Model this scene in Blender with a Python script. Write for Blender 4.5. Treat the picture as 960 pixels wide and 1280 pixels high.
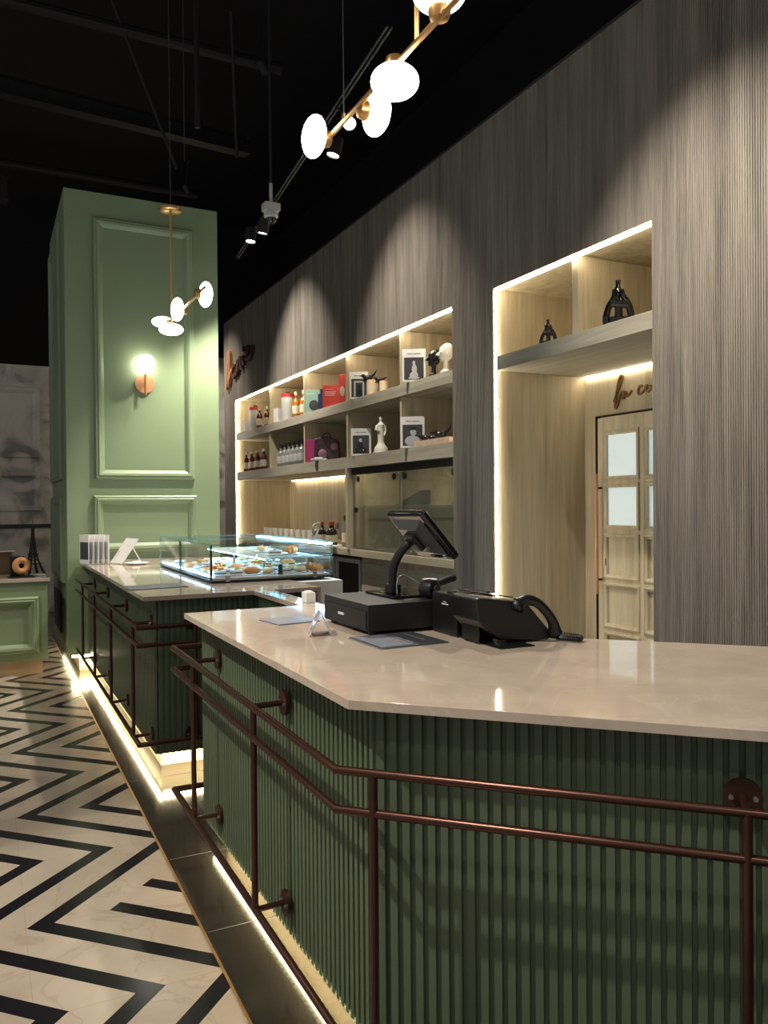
import bpy, bmesh, math, random
from mathutils import Vector, Matrix
random.seed(7)
PI = math.pi
scn = bpy.context.scene
for o in list(bpy.data.objects):
    bpy.data.objects.remove(o)
COL = scn.collection

# ------------------------------------------------------------------ camera
cam_d = bpy.data.cameras.new('camera')
cam = bpy.data.objects.new('camera', cam_d)
COL.objects.link(cam)
YAW, PIT, ROL = math.radians(26.5), math.radians(-0.481), math.radians(-0.470)
fw = Vector((math.sin(YAW)*math.cos(PIT), math.cos(YAW)*math.cos(PIT), math.sin(PIT)))
rt = Vector((math.cos(YAW), -math.sin(YAW), 0))
up = rt.cross(fw)
rt2 = rt*math.cos(ROL) + up*math.sin(ROL)
up2 = up*math.cos(ROL) - rt*math.sin(ROL)
m = Matrix((rt2, up2, -fw)).transposed().to_4x4()
m.translation = Vector((0, 0, 1.32))
cam.matrix_world = m
cam_d.sensor_fit = 'AUTO'
cam_d.sensor_width = 36.0
cam_d.lens = 36.0*996.77/1280.0
cam_d.clip_start = 0.02
scn.camera = cam

# ------------------------------------------------------------------ world, exposure
w = bpy.data.worlds.new('world')
scn.world = w
w.use_nodes = True
w.node_tree.nodes['Background'].inputs[0].default_value = (0.95, 0.97, 1.0, 1)
w.node_tree.nodes['Background'].inputs[1].default_value = 0.24
scn.view_settings.view_transform = 'Standard'
scn.view_settings.look = 'None'
scn.view_settings.exposure = 0.4
scn.view_settings.gamma = 1.0
scn.view_settings.use_curve_mapping = False

WARM = (1.0, 0.86, 0.66)
NEUT = (1.0, 0.93, 0.82)
# spots: name, position, target, watts, cone (deg), blend, colour
SPOTS = [
    ('wall', (2.3, 13.4, 5.2), (3.75, 13.4, 2.35), 420, 66, 1.0, NEUT),
    ('wall', (2.3, 9.95, 5.2), (3.75, 9.95, 2.35), 620, 66, 1.0, NEUT),
    ('wall', (2.3, 6.9, 5.2), (3.75, 6.9, 2.3), 420, 64, 1.0, NEUT),
    ('wall', (2.1, 3.2, 5.2), (3.75, 3.2, 0.6), 720, 64, 0.9, NEUT),
    ('aisle', (-1.7, 2.1, 4.3), (0.55, 1.5, 0.6), 560, 58, 0.4, NEUT),
    ('aisle', (-1.7, 5.0, 4.3), (0.2, 4.8, 0.0), 210, 70, 0.4, NEUT),
    ('aisle', (-1.2, -0.9, 4.3), (0.3, 1.3, 0.0), 90, 60, 0.5, NEUT),
]

# ------------------------------------------------------------------ node materials
def lin(c):
    return tuple((v/255/12.92 if v/255 <= 0.04045 else ((v/255+0.055)/1.055)**2.4) for v in c) + (1,)

class NT:
    def __init__(s, name):
        s.m = bpy.data.materials.new(name); s.m.use_nodes = True
        s.t = s.m.node_tree; s.b = s.t.nodes['Principled BSDF']
    def n(s, typ, **kw):
        nd = s.t.nodes.new(typ)
        for k, v in kw.items(): setattr(nd, k, v)
        return nd
    def l(s, a, b): s.t.links.new(a, b)
    def math(s, op, a, b=None, c=None):
        nd = s.n('ShaderNodeMath', operation=op)
        for i, v in enumerate((a, b, c)):
            if v is None: continue
            if isinstance(v, (int, float)): nd.inputs[i].default_value = v
            else: s.l(v, nd.inputs[i])
        return nd.outputs[0]

def mat(name, rgb, rough=0.5, metal=0.0, spec=None, coat=0.0, var=0.06, vscale=6.0, bump=0.0, stretch=(1, 1, 1)):
    k = NT(name); b = k.b
    tc = k.n('ShaderNodeTexCoord'); mp = k.n('ShaderNodeMapping')
    mp.inputs['Scale'].default_value = stretch
    k.l(tc.outputs['Object'], mp.inputs['Vector'])
    nz = k.n('ShaderNodeTexNoise'); nz.inputs['Scale'].default_value = vscale; nz.inputs['Detail'].default_value = 4
    k.l(mp.outputs[0], nz.inputs['Vector'])
    rp = k.n('ShaderNodeValToRGB')
    c = lin(rgb)
    rp.color_ramp.elements[0].position = 0.3; rp.color_ramp.elements[1].position = 0.7
    rp.color_ramp.elements[0].color = tuple(v*(1-var) for v in c[:3]) + (1,)
    rp.color_ramp.elements[1].color = tuple(min(1, v*(1+var)) for v in c[:3]) + (1,)
    k.l(nz.outputs[0], rp.inputs[0]); k.l(rp.outputs[0], b.inputs['Base Color'])
    b.inputs['Roughness'].default_value = rough; b.inputs['Metallic'].default_value = metal
    if spec is not None: b.inputs['Specular IOR Level'].default_value = spec
    b.inputs['Coat Weight'].default_value = coat; b.inputs['Coat Roughness'].default_value = 0.05
    if bump:
        bp = k.n('ShaderNodeBump'); bp.inputs['Strength'].default_value = bump; bp.inputs['Distance'].default_value = 0.01
        k.l(nz.outputs[0], bp.inputs['Height']); k.l(bp.outputs[0], b.inputs['Normal'])
    return k.m

def wood(name, rgb, dark, axis='Z', rough=0.55, scale=1.0):
    """straight grained veneer, the grain running along the given axis"""
    k = NT(name); b = k.b
    tc = k.n('ShaderNodeTexCoord')
    def noise(st, sc, det=5):
        mp = k.n('ShaderNodeMapping'); mp.inputs['Scale'].default_value = st
        k.l(tc.outputs['Object'], mp.inputs['Vector'])
        nz = k.n('ShaderNodeTexNoise'); nz.inputs['Scale'].default_value = sc; nz.inputs['Detail'].default_value = det
        nz.inputs['Distortion'].default_value = 0.6
        k.l(mp.outputs[0], nz.inputs['Vector']); return nz.outputs[0]
    st = {'Z': (1, 1, .05), 'Y': (1, .05, 1), 'X': (.05, 1, 1)}[axis]
    a1 = noise(st, 18*scale); a2 = noise(st, 70*scale); a3 = noise(st, 4*scale, 2)
    v = k.math('ADD', k.math('MULTIPLY', a1, .45), k.math('ADD', k.math('MULTIPLY', a2, .25), k.math('MULTIPLY', a3, .3)))
    rp = k.n('ShaderNodeValToRGB')
    rp.color_ramp.elements[0].position = 0.36; rp.color_ramp.elements[1].position = 0.6
    rp.color_ramp.elements[0].color = lin(dark); rp.color_ramp.elements[1].color = lin(rgb)
    k.l(v, rp.inputs[0]); k.l(rp.outputs[0], b.inputs['Base Color'])
    b.inputs['Roughness'].default_value = rough
    bp = k.n('ShaderNodeBump'); bp.inputs['Strength'].default_value = .12; bp.inputs['Distance'].default_value = .004
    k.l(a2, bp.inputs['Height']); k.l(bp.outputs[0], b.inputs['Normal'])
    return k.m

def marble(name, rgb, vein, rough=0.07, vscale=1.3, amount=.12, coat=0.0):
    k = NT(name); b = k.b
    tc = k.n('ShaderNodeTexCoord')
    n1 = k.n('ShaderNodeTexNoise'); n1.inputs['Scale'].default_value = vscale*3; n1.inputs['Detail'].default_value = 8
    n1.inputs['Distortion'].default_value = 1.2
    k.l(tc.outputs['Object'], n1.inputs['Vector'])
    d = k.math('ABSOLUTE', k.math('SUBTRACT', n1.outputs[0], .5))
    v = k.math('SUBTRACT', 1.0, k.math('MINIMUM', k.math('MULTIPLY', d, 55), 1.0))
    n2 = k.n('ShaderNodeTexNoise'); n2.inputs['Scale'].default_value = vscale*5; n2.inputs['Detail'].default_value = 5
    k.l(tc.outputs['Object'], n2.inputs['Vector'])
    rp = k.n('ShaderNodeValToRGB'); c = lin(rgb)
    rp.color_ramp.elements[0].position = .3; rp.color_ramp.elements[1].position = .7
    rp.color_ramp.elements[0].color = tuple(x*.88 for x in c[:3]) + (1,); rp.color_ramp.elements[1].color = tuple(min(1, x*1.08) for x in c[:3]) + (1,)
    k.l(n2.outputs[0], rp.inputs[0])
    mx = k.n('ShaderNodeMixRGB'); mx.inputs[2].default_value = lin(vein)
    k.l(rp.outputs[0], mx.inputs[1]); k.l(k.math('MULTIPLY', v, amount), mx.inputs[0])
    k.l(mx.outputs[0], b.inputs['Base Color'])
    b.inputs['Roughness'].default_value = rough
    b.inputs['Coat Weight'].default_value = coat; b.inputs['Coat Roughness'].default_value = .03
    return k.m

def emit(name, rgb, strength):
    k = NT(name); k.b.inputs['Base Color'].default_value = (.8, .8, .8, 1)
    k.b.inputs['Emission Color'].default_value = tuple(rgb) + (1,)
    k.b.inputs['Emission Strength'].default_value = strength
    return k.m

def glass(name, tint=(0.96, 1.0, 0.98), refl=0.9, rough=0.02, haze=0.0, hcol=(.8, .85, .85)):
    k = NT(name)
    out = k.t.nodes['Material Output']
    tr = k.n('ShaderNodeBsdfTransparent'); tr.inputs[0].default_value = tuple(tint) + (1,)
    gl = k.n('ShaderNodeBsdfGlossy'); gl.inputs['Roughness'].default_value = rough
    fr = k.n('ShaderNodeFresnel'); fr.inputs['IOR'].default_value = 1.45
    mx = k.n('ShaderNodeMixShader')
    k.l(k.math('MULTIPLY', fr.outputs[0], refl), mx.inputs[0]); k.l(tr.outputs[0], mx.inputs[1]); k.l(gl.outputs[0], mx.inputs[2])
    last = mx
    if haze:
        df = k.n('ShaderNodeBsdfDiffuse'); df.inputs[0].default_value = tuple(hcol) + (1,)
        m2 = k.n('ShaderNodeMixShader'); m2.inputs[0].default_value = haze
        k.l(mx.outputs[0], m2.inputs[1]); k.l(df.outputs[0], m2.inputs[2]); last = m2
    k.l(last.outputs[0], out.inputs[0])
    k.t.nodes.remove(k.b)
    return k.m

def floor_mat():
    k = NT('zigzag_marble'); b = k.b
    tc = k.n('ShaderNodeTexCoord'); sp = k.n('ShaderNodeSeparateXYZ'); k.l(tc.outputs['Object'], sp.inputs[0])
    X, Y = sp.outputs[0], sp.outputs[1]
    pp = k.math('PINGPONG', k.math('SUBTRACT', Y, 2.735), 0.5)
    wa = k.math('SUBTRACT', X, pp)
    # one tile was laid turned: there the bands run the other way
    wb = k.math('SUBTRACT', k.math('ADD', X, Y), 2.735)
    reg = k.math('MULTIPLY', k.math('GREATER_THAN', k.math('SUBTRACT', X, Y), -2.39),
                 k.math('MULTIPLY', k.math('GREATER_THAN', Y, 2.735), k.math('LESS_THAN', Y, 3.235)))
    wv = k.math('ADD', k.math('MULTIPLY', wb, reg), k.math('MULTIPLY', wa, k.math('SUBTRACT', 1.0, reg)))
    mm = k.math('WRAP', k.math('SUBTRACT', wv, .098), .25, 0.0)
    blk = k.math('LESS_THAN', mm, .081)
    # hairline joints between slabs
    j1 = k.math('LESS_THAN', k.math('WRAP', k.math('SUBTRACT', Y, 2.235), .5, 0.0), .0022)
    j2 = k.math('LESS_THAN', k.math('WRAP', k.math('SUBTRACT', X, .095), .5, 0.0), .0022)
    jt = k.math('MAXIMUM', j1, j2)
    n1 = k.n('ShaderNodeTexNoise'); n1.inputs['Scale'].default_value = 2.5; n1.inputs['Detail'].default_value = 9; n1.inputs['Distortion'].default_value = 1.0
    k.l(tc.outputs['Object'], n1.inputs['Vector'])
    rp = k.n('ShaderNodeValToRGB')
    rp.color_ramp.elements[0].position = .3; rp.color_ramp.elements[1].position = .65
    rp.color_ramp.elements[0].color = lin((150, 137, 121)); rp.color_ramp.elements[1].color = lin((172, 159, 142))
    k.l(n1.outputs[0], rp.inputs[0])
    d = k.math('ABSOLUTE', k.math('SUBTRACT', n1.outputs[0], .5))
    vein = k.math('MULTIPLY', k.math('SUBTRACT', 1.0, k.math('MINIMUM', k.math('MULTIPLY', d, 70), 1.0)), .28)
    m1 = k.n('ShaderNodeMixRGB'); m1.inputs[2].default_value = lin((118, 100, 84)); k.l(rp.outputs[0], m1.inputs[1])
    k.l(k.math('MAXIMUM', vein, k.math('MULTIPLY', jt, .35)), m1.inputs[0])
    m2 = k.n('ShaderNodeMixRGB'); m2.inputs[2].default_value = lin((24, 23, 26))
    k.l(m1.outputs[0], m2.inputs[1]); k.l(blk, m2.inputs[0])
    k.l(m2.outputs[0], b.inputs['Base Color'])
    b.inputs['Roughness'].default_value = .17
    return k.m

def grunge_mat():
    k = NT('grey_plaster'); b = k.b
    tc = k.n('ShaderNodeTexCoord')
    n1 = k.n('ShaderNodeTexNoise'); n1.inputs['Scale'].default_value = 1.6; n1.inputs['Detail'].default_value = 6; n1.inputs['Distortion'].default_value = 2.0
    k.l(tc.outputs['Object'], n1.inputs['Vector'])
    rp = k.n('ShaderNodeValToRGB')
    rp.color_ramp.elements[0].position = .34; rp.color_ramp.elements[0].color = lin((150, 146, 142))
    rp.color_ramp.elements[1].position = .6; rp.color_ramp.elements[1].color = lin((232, 226, 218))
    e = rp.color_ramp.elements.new(.45); e.color = lin((208, 202, 194))
    k.l(n1.outputs[0], rp.inputs[0]); k.l(rp.outputs[0], b.inputs['Base Color'])
    b.inputs['Roughness'].default_value = .5
    return k.m

M = dict(
    floor=floor_mat(),
    black_stone=marble('black_stone', (36, 33, 29), (120, 105, 85), rough=.12, vscale=.9, amount=.07),
    top=marble('beige_quartz', (186, 169, 152), (215, 202, 188), rough=.055, vscale=1.2, amount=.2),
    counter_green=mat('counter_green', (84, 96, 72), .45, var=.05, vscale=3),
    column_green=mat('column_green', (133, 149, 113), .45, var=.03, vscale=2),
    flute_wood=wood('fluted_grey_oak', (160, 150, 137), (112, 104, 95), 'Z'),
    ash=wood('pale_ash', (206, 192, 162), (170, 154, 122), 'Z', scale=.7),
    ash_h=wood('pale_ash_lying', (206, 194, 168), (172, 158, 130), 'Y', scale=.7),
    shelf_wood=wood('grey_ash_lying', (190, 182, 164), (150, 142, 124), 'Y', scale=.7),
    bronze=mat('brown_bronze', (84, 56, 45), .30, .8, var=.08, vscale=20),
    brass=mat('brushed_brass', (205, 158, 98), .3, .85, var=.05),
    copper=mat('copper', (214, 156, 110), .4, .45, var=.05),
    cream=mat('cream_stone', (226, 212, 180), .5, var=.04),
    white=mat('white_paint', (232, 230, 224), .5, var=.03),
    paper=mat('white_paper', (235, 232, 226), .6, var=.02),
    black=mat('black_plastic', (18, 18, 19), .35, var=.1),
    black_gloss=mat('black_gloss', (10, 10, 11), .07, var=.1, coat=.6),
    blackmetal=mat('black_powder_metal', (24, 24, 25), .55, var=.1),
    ceil=mat('black_ceiling', (9, 9, 10), .9, var=.2),
    pipe=mat('dark_pipe', (26, 26, 28), .6, var=.15),
    grey=mat('grey_plastic', (120, 122, 124), .4, var=.05),
    lgrey=mat('light_grey', (190, 190, 188), .4, var=.05),
    steel=mat('steel', (170, 168, 164), .28, .9, var=.05),
    darkgrey=mat('dark_grey', (60, 60, 62), .5, var=.08),
    glass=glass('clear_glass', (.985, 1.0, .995), .5),
    cab_glass=glass('smoked_glass', (.95, .97, .93), .6, haze=.05, hcol=(.5, .52, .46)),
    shelf_glass=glass('shelf_glass', (.85, .93, .90), .8, haze=.25, hcol=(.62, .72, .70)),
    glass_edge=glass('green_glass_edge', (.55, .75, .70), .6, haze=.35, hcol=(.30, .46, .42)),
    seal=mat('dark_green_seal', (14, 44, 36), .2, var=.1),
    acrylic=glass('acrylic', (.93, .93, .92), 1.0, haze=.10),
    glassware=glass('glassware', (.92, .94, .90), 1.0, haze=.22, hcol=(.85, .85, .8)),
    led=emit('led_strip', (1.0, .88, .66), 34.0),
    led_dim=emit('led_strip_shelf', (1.0, .88, .66), 11.0),
    led_plinth=emit('led_strip_plinth', (1.0, .82, .50), 45.0),
    led_cold=emit('led_strip_cold', (.22, .58, 1.0), 55.0),
    opal=emit('opal_glass', (1.0, .93, .84), 9.0),
    lens=emit('lamp_lens', (1.0, .96, .9), 14.0),
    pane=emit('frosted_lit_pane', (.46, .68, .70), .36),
    grunge=grunge_mat(),
    tan=mat('tan_wood', (198, 140, 88), .5, var=.12, vscale=14, stretch=(1, 1, 6)),
    beigebox=mat('beige_card', (176, 150, 116), .6, var=.06),
    iron=mat('aged_iron', (70, 58, 46), .5, .5, var=.1),
    sign=mat('brown_letter', (92, 54, 36), .4, .2, var=.06),
    sign2=mat('bronze_letter', (128, 92, 48), .4, .3, var=.06),
)

# ------------------------------------------------------------------ mesh builder
class MB:
    def __init__(s): s.bm = bmesh.new(); s.bev = False
    def _add(s, vs, fs, mi=0, T=None):
        bv = [s.bm.verts.new(T @ Vector(v) if T else v) for v in vs]
        out = []
        for f in fs:
            try:
                fc = s.bm.faces.new([bv[i] for i in f]); fc.material_index = mi; out.append(fc)
            except ValueError: pass
        return bv, out
    def box(s, x0, y0, z0, x1, y1, z1, bev=0.0, mi=0, T=None, seg=2):
        x0, x1 = min(x0, x1), max(x0, x1); y0, y1 = min(y0, y1), max(y0, y1); z0, z1 = min(z0, z1), max(z0, z1)
        vs = [(x0, y0, z0), (x1, y0, z0), (x1, y1, z0), (x0, y1, z0), (x0, y0, z1), (x1, y0, z1), (x1, y1, z1), (x0, y1, z1)]
        bv, fc = s._add(vs, [(3, 2, 1, 0), (4, 5, 6, 7), (0, 1, 5, 4), (1, 2, 6, 5), (2, 3, 7, 6), (3, 0, 4, 7)], mi, T)
        if bev:
            s.bev = True
            es = list({e for f in fc for e in f.edges})
            r = bmesh.ops.bevel(s.bm, geom=es, offset=bev, segments=seg, affect='EDGES', profile=.5)
            for f in r['faces']: f.material_index = mi
        return s
    def prism(s, poly, z0, z1, mi=0, T=None, bev=0.0, seg=2):
        n = len(poly)
        a = sum(poly[i][0]*poly[(i+1) % n][1]-poly[(i+1) % n][0]*poly[i][1] for i in range(n))
        if a < 0: poly = poly[::-1]
        vs = [(p[0], p[1], z0) for p in poly] + [(p[0], p[1], z1) for p in poly]
        fs = [tuple(range(n-1, -1, -1)), tuple(range(n, 2*n))] + [(i, (i+1) % n, n+(i+1) % n, n+i) for i in range(n)]
        bv, fc = s._add(vs, fs, mi, T)
        if bev:
            s.bev = True
            es = list({e for f in fc for e in f.edges})
            r = bmesh.ops.bevel(s.bm, geom=es, offset=bev, segments=seg, affect='EDGES', profile=.5)
            for f in r['faces']: f.material_index = mi
        return s
    def tube(s, pts, r, n=10, mi=0, T=None, closed=False):
        pts = [Vector(p) for p in pts]; N = len(pts)
        rs = r if isinstance(r, (list, tuple)) else [r]*N
        tan = []
        for i in range(N):
            a = pts[i-1] if (i > 0 or closed) else pts[i]; b = pts[(i+1) % N] if (i < N-1 or closed) else pts[i]
            tan.append((b-a).normalized())
        nr = Vector((0, 0, 1)) if abs(tan[0].z) < .9 else Vector((1, 0, 0))
        nr = (nr - tan[0]*nr.dot(tan[0])).normalized()
        vs, fs = [], []
        for i in range(N):
            if i: nr = (nr - tan[i]*nr.dot(tan[i])).normalized()
            bi = tan[i].cross(nr)
            k = 1.0
            if 0 < i < N-1:
                c = (pts[i]-pts[i-1]).normalized().dot((pts[i+1]-pts[i]).normalized()); k = 1/max(.6, math.sqrt((1+c)/2))
            for j in range(n):
                a = 2*PI*j/n
                vs.append(pts[i] + (nr*math.cos(a)+bi*math.sin(a))*rs[i]*(k if k < 1.09 else k))
        R = N if closed else N-1
        for i in range(R):
            for j in range(n):
                fs.append((i*n+j, i*n+(j+1) % n, ((i+1) % N)*n+(j+1) % n, ((i+1) % N)*n+j))
        if not closed:
            fs.append(tuple(range(n-1, -1, -1))); fs.append(tuple((N-1)*n+j for j in range(n)))
        s._add(vs, fs, mi, T); return s
    def cyl(s, p0, p1, r0, r1=None, n=20, mi=0, T=None):
        return s.tube([p0, p1], [r0, r0 if r1 is None else r1], n, mi, T)
    def lathe(s, prof, n=20, mi=0, T=None, c=(0, 0, 0)):
        vs, fs = [], []
        for (r, z) in prof:
            for j in range(n):
                a = 2*PI*j/n; vs.append((c[0]+max(r, 1e-4)*math.cos(a), c[1]+max(r, 1e-4)*math.sin(a), c[2]+z))
        for i in range(len(prof)-1):
            for j in range(n): fs.append((i*n+j, i*n+(j+1) % n, (i+1)*n+(j+1) % n, (i+1)*n+j))
        fs.append(tuple(range(n-1, -1, -1))); fs.append(tuple((len(prof)-1)*n+j for j in range(n)))
        s._add(vs, fs, mi, T); return s
    def ell(s, c, r, n=20, k=12, mi=0, T=None):
        prof = [(math.sin(PI*i/k), -math.cos(PI*i/k)) for i in range(k+1)]
        A = Matrix.Translation(Vector(c)) @ Matrix.Diagonal(Vector((r[0], r[1], r[2], 1)))
        return s.lathe(prof, n, mi, (T @ A) if T else A)
    def frame(s, prof, u0, v0, u1, v1, T, mi=0):
        """moulding frame round a rectangle: prof = [(inset, height)]; u, v in the plane of T, height along its z"""
        vs, fs = [], []
        for (o, h) in prof: vs += [(u0+o, v0+o, h), (u1-o, v0+o, h), (u1-o, v1-o, h), (u0+o, v1-o, h)]
        for i in range(len(prof)-1):
            for j in range(4): fs.append((i*4+j, i*4+(j+1) % 4, (i+1)*4+(j+1) % 4, (i+1)*4+j))
        s._add(vs, fs, mi, T); return s
    def build(s, name, mats, parent=None, world=False, loc=None, rotz=0.0, angle=35, smooth=True):
        bmesh.ops.recalc_face_normals(s.bm, faces=s.bm.faces)
        me = bpy.data.meshes.new(name); s.bm.to_mesh(me); s.bm.free()
        for mt in (mats if isinstance(mats, (list, tuple)) else [mats]): me.materials.append(mt)
        if smooth:
            for p in me.polygons: p.use_smooth = True
            me.set_sharp_from_angle(angle=math.radians(angle))
        o = bpy.data.objects.new(name, me); COL.objects.link(o)
        if s.bev and smooth:
            wn = o.modifiers.new('weighted_normals', 'WEIGHTED_NORMAL'); wn.keep_sharp = True; wn.weight = 100
        if parent is not None:
            o.parent = parent
            if world: o.location = -parent_world(parent)
        if loc is not None: o.location = loc
        if rotz: o.rotation_euler = (0, 0, rotz)
        return o

def parent_world(p):
    v = Vector(p.location)
    while p.parent is not None:
        p = p.parent; v += Vector(p.location)
    return v

def tag(o, label, cat, group=None):
    o['label'] = label; o['category'] = cat
    if group: o['group'] = group
    return o
def thing(name, label, cat, loc=(0, 0, 0), rotz=0.0, group=None):
    o = bpy.data.objects.new(name, None); o.empty_display_size = .05; COL.objects.link(o)
    o.location = loc; o.rotation_euler = (0, 0, rotz)
    return tag(o, label, cat, group)
def struct(o, label=None, cat=None):
    o['kind'] = 'structure'
    if label: o['label'] = label
    if cat: o['category'] = cat
    return o
def dup(root, loc, rotz=None, label=None, scale=None):
    r = root.copy(); COL.objects.link(r); r.location = loc
    if rotz is not None: r.rotation_euler = (0, 0, rotz)
    if label: r['label'] = label
    if scale: r.scale = scale
    for ch in list(root.children):
        c = ch.copy(); COL.objects.link(c); c.parent = r
        for g in list(ch.children):
            d = g.copy(); COL.objects.link(d); d.parent = c
    return r
ORD = ['first', 'second', 'third', 'fourth', 'fifth', 'sixth', 'seventh', 'eighth', 'ninth', 'tenth', 'eleventh', 'twelfth', 'thirteenth', 'fourteenth', 'fifteenth', 'sixteenth']

def look_rot(d):
    return Vector(d).to_track_quat('-Z', 'Y').to_euler()
def spot_light(pos, tgt, watts, cone, blend, colr, parent=None, radius=.04):
    ld = bpy.data.lights.new('spot_bulb', 'SPOT'); ld.energy = watts; ld.spot_size = math.radians(cone); ld.spot_blend = blend
    ld.color = colr; ld.shadow_soft_size = radius
    lo = bpy.data.objects.new('spot_bulb', ld); COL.objects.link(lo)
    lo.rotation_euler = look_rot(Vector(tgt)-Vector(pos))
    if parent is not None:
        lo.parent = parent; lo.location = Vector(pos)-Vector(parent.location)
    else: lo.location = pos
    return lo

# plan ribs: polygon of a ribbed panel running from a to b, ribs on the left side of a->b when side=1
def rib_poly(a, b, pitch, depth, thick, side=1, land=.70):
    a, b = Vector(a), Vector(b); L = (b-a).length; t = (b-a)/L; nrm = Vector((-t.y, t.x))*side
    n = max(1, round(L/pitch)); p = L/n; out = []
    for i in range(n):
        s0 = i*p; g = p*(1-land)/2; ch = p*.07
        for (u, d) in ((s0, 0), (s0+g, 0), (s0+g+ch, depth), (s0+p-g-ch, depth), (s0+p-g, 0)): out.append(a+t*u+nrm*d)
    out.append(b)
    out += [b-nrm*thick, a-nrm*thick]
    return [(v.x, v.y) for v in out]

# ================================================================== STRUCTURE
XW, XB = 3.75, 4.70
F = MB().box(-6, -3, -.1, .585, 15, 0).build('floor', M['floor']); struct(F, 'pale stone floor inlaid with black zigzag bands', 'floor')
tr = MB().box(.585, -3, -.1, .593, 15, .0015).build('trim_1', M['brass']); struct(tr, 'thin brass strip edging the zigzag floor', 'trim')
fb = MB().box(.593, -3, -.1, 5.2, 15, 0)
fb = fb.build('floor_border', M['black_stone']); struct(fb, 'polished black stone border in front of the counters', 'floor')
jb = MB()
for y in (1.25, 2.45, 3.02, 3.97, 4.95, 5.9): jb.box(.6, y, .0002, 1.0, y+.004, .0006)
j_ = jb.build('joint', M['darkgrey'], fb)
ce = MB().box(-6, -3, 6.6, 5.2, 15, 6.7).build('ceiling', M['ceil']); struct(ce, 'black open ceiling high above the room', 'ceiling')

# right wall of fine vertical ribs with two deep recesses
wr = struct(thing('wall_right', 'grey oak wall of fine vertical ribs', 'wall', (XW, 0, 0)))
def wall_piece(y0, y1, z0, z1):
    poly = rib_poly((XW, y0), (XW, y1), .0165, .005, .05, 1, land=.62)
    MB().prism(poly, z0, z1).build('ribbed_panel', M['flute_wood'], wr, world=True, smooth=False)
R1 = (6.12, 13.07); R2 = (3.73, 5.47); ZR = 3.092; ZTOP = 4.5
wall_piece(-2.5, R2[0], 0, ZTOP)
wall_piece(R2[0], R2[1], ZR, ZTOP)
wall_piece(R2[1], R1[0], 0, ZTOP)
wall_piece(R1[0], R1[1], ZR, ZTOP)
wall_piece(R1[1], 13.74, 0, ZTOP)
core = MB()
for (y0, y1, z0, z1) in ((-2.5, R2[0], 0, ZTOP), (R2[1], R1[0], 0, ZTOP), (R1[1], 13.74, 0, ZTOP), (R2[0], R2[1], ZR, ZTOP), (R1[0], R1[1], ZR, ZTOP)):
    core.box(XW+.05, y0, z0, XB+.06, y1, z1)
for r in (R1, R2): core.box(XB, r[0], 0, XB+.06, r[1], ZR)
core.build('wall_core', M['ash'], wr, world=True)
MB().box(XW-.01, -2.5, ZTOP, XB+.06, 13.74, ZTOP+.02).build('top_cap', M['darkgrey'], wr, world=True)

# back walls far behind
wb = MB().box(-6, 11.0, 0, 2.45, 11.12, 3.12)
wb = wb.build('wall_back', M['grunge']); struct(wb, 'mottled grey panelled wall far behind the green column', 'wall')
Tb = Matrix.Translation((0, 11.0, 0)) @ Matrix.Rotation(PI/2, 4, 'X')     # u = x, v = z, height towards the room
prof_b = [(0, 0), (.012, .03), (.05, .035), (.075, .012), (.085, .0)]
for (u0, u1) in ((-4.6, -3.2), (-3.0, -1.4), (-1.2, .62), (.9, 2.3)):
    MB().frame(prof_b, u0, 1.95, u1, 2.85, Tb).build('moulding_frame', M['grunge'], wb)
    MB().frame(prof_b, u0, 1.28, u1, 1.78, Tb).build('moulding_frame', M['grunge'], wb)
MB().box(-6, 10.97, 1.07, 2.45, 11.0, 1.12).build('rail', M['darkgrey'], wb)
wf = MB().box(2.45, 14.2, 0, 5.2, 14.3, 4.0).build('wall_far', M['grunge']); struct(wf, 'grey wall glimpsed through the gap beside the column', 'wall')

we = MB().box(-6, 14.85, 0, 5.2, 15, 6.6).build('wall_end', M['ceil']); struct(we, 'black painted wall behind everything under the ceiling', 'wall')
ws_ = MB().box(5.2, -3, 0, 5.3, 15, 6.6).build('wall_service', M['ceil']); struct(ws_, 'black painted wall above and behind the ribbed wall', 'wall')

# green column with panel mouldings
cl = struct(thing('column', 'tall sage green column with panel mouldings', 'column', (1.195, 7.55, 0)))
CX0, CX1, CY0, CY1 = .575, 1.815, 6.833, 8.35
MB().box(CX0, CY0, .135, CX1, CY1, 3.875, .004).build('shaft', M['column_green'], cl, world=True)
MB().box(CX0+.09, CY0+.07, 0, CX1-.07, CY1-.06, .135).build('plinth', M['cream'], cl, world=True)
prof_c = [(0, 0), (.004, .022), (.014, .030), (.024, .026), (.032, .034), (.046, .030), (.060, .016), (.072, .010), (.078, 0)]
Tc = Matrix.Translation((0, CY0, 0)) @ Matrix.Rotation(PI/2, 4, 'X')
MB().frame(prof_c, .79, 1.55, 1.60, 3.675, Tc).build('moulding', M['column_green'], cl, world=True)
MB().frame(prof_c, .775, .95, 1.615, 1.42, Tc).build('moulding', M['column_green'], cl, world=True)
Tl = Matrix.Translation((CX0, 0, 0)) @ Matrix(((0, 0, -1, 0), (-1, 0, 0, 0), (0, 1, 0, 0), (0, 0, 0, 1)))   # u = -y, v = z, height = -x
MB().frame(prof_c, -8.15, 1.55, -7.05, 3.675, Tl).build('moulding', M['column_green'], cl, world=True)
MB().frame(prof_c, -8.15, .70, -7.05, 1.42, Tl).build('moulding', M['column_green'], cl, world=True)
MB().box(CX0-.012, 7.42, .24, CX0, 8.1, .58, .003).build('dark_patch', M['blackmetal'], cl, world=True)  # thin dark sheet low on the column's left face
b = MB(); b.box(CX0+.03, CY0+.025, .115, CX1-.03, CY0+.045, .134); b.build('led_strip', M['led_plinth'], cl, world=True)
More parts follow.
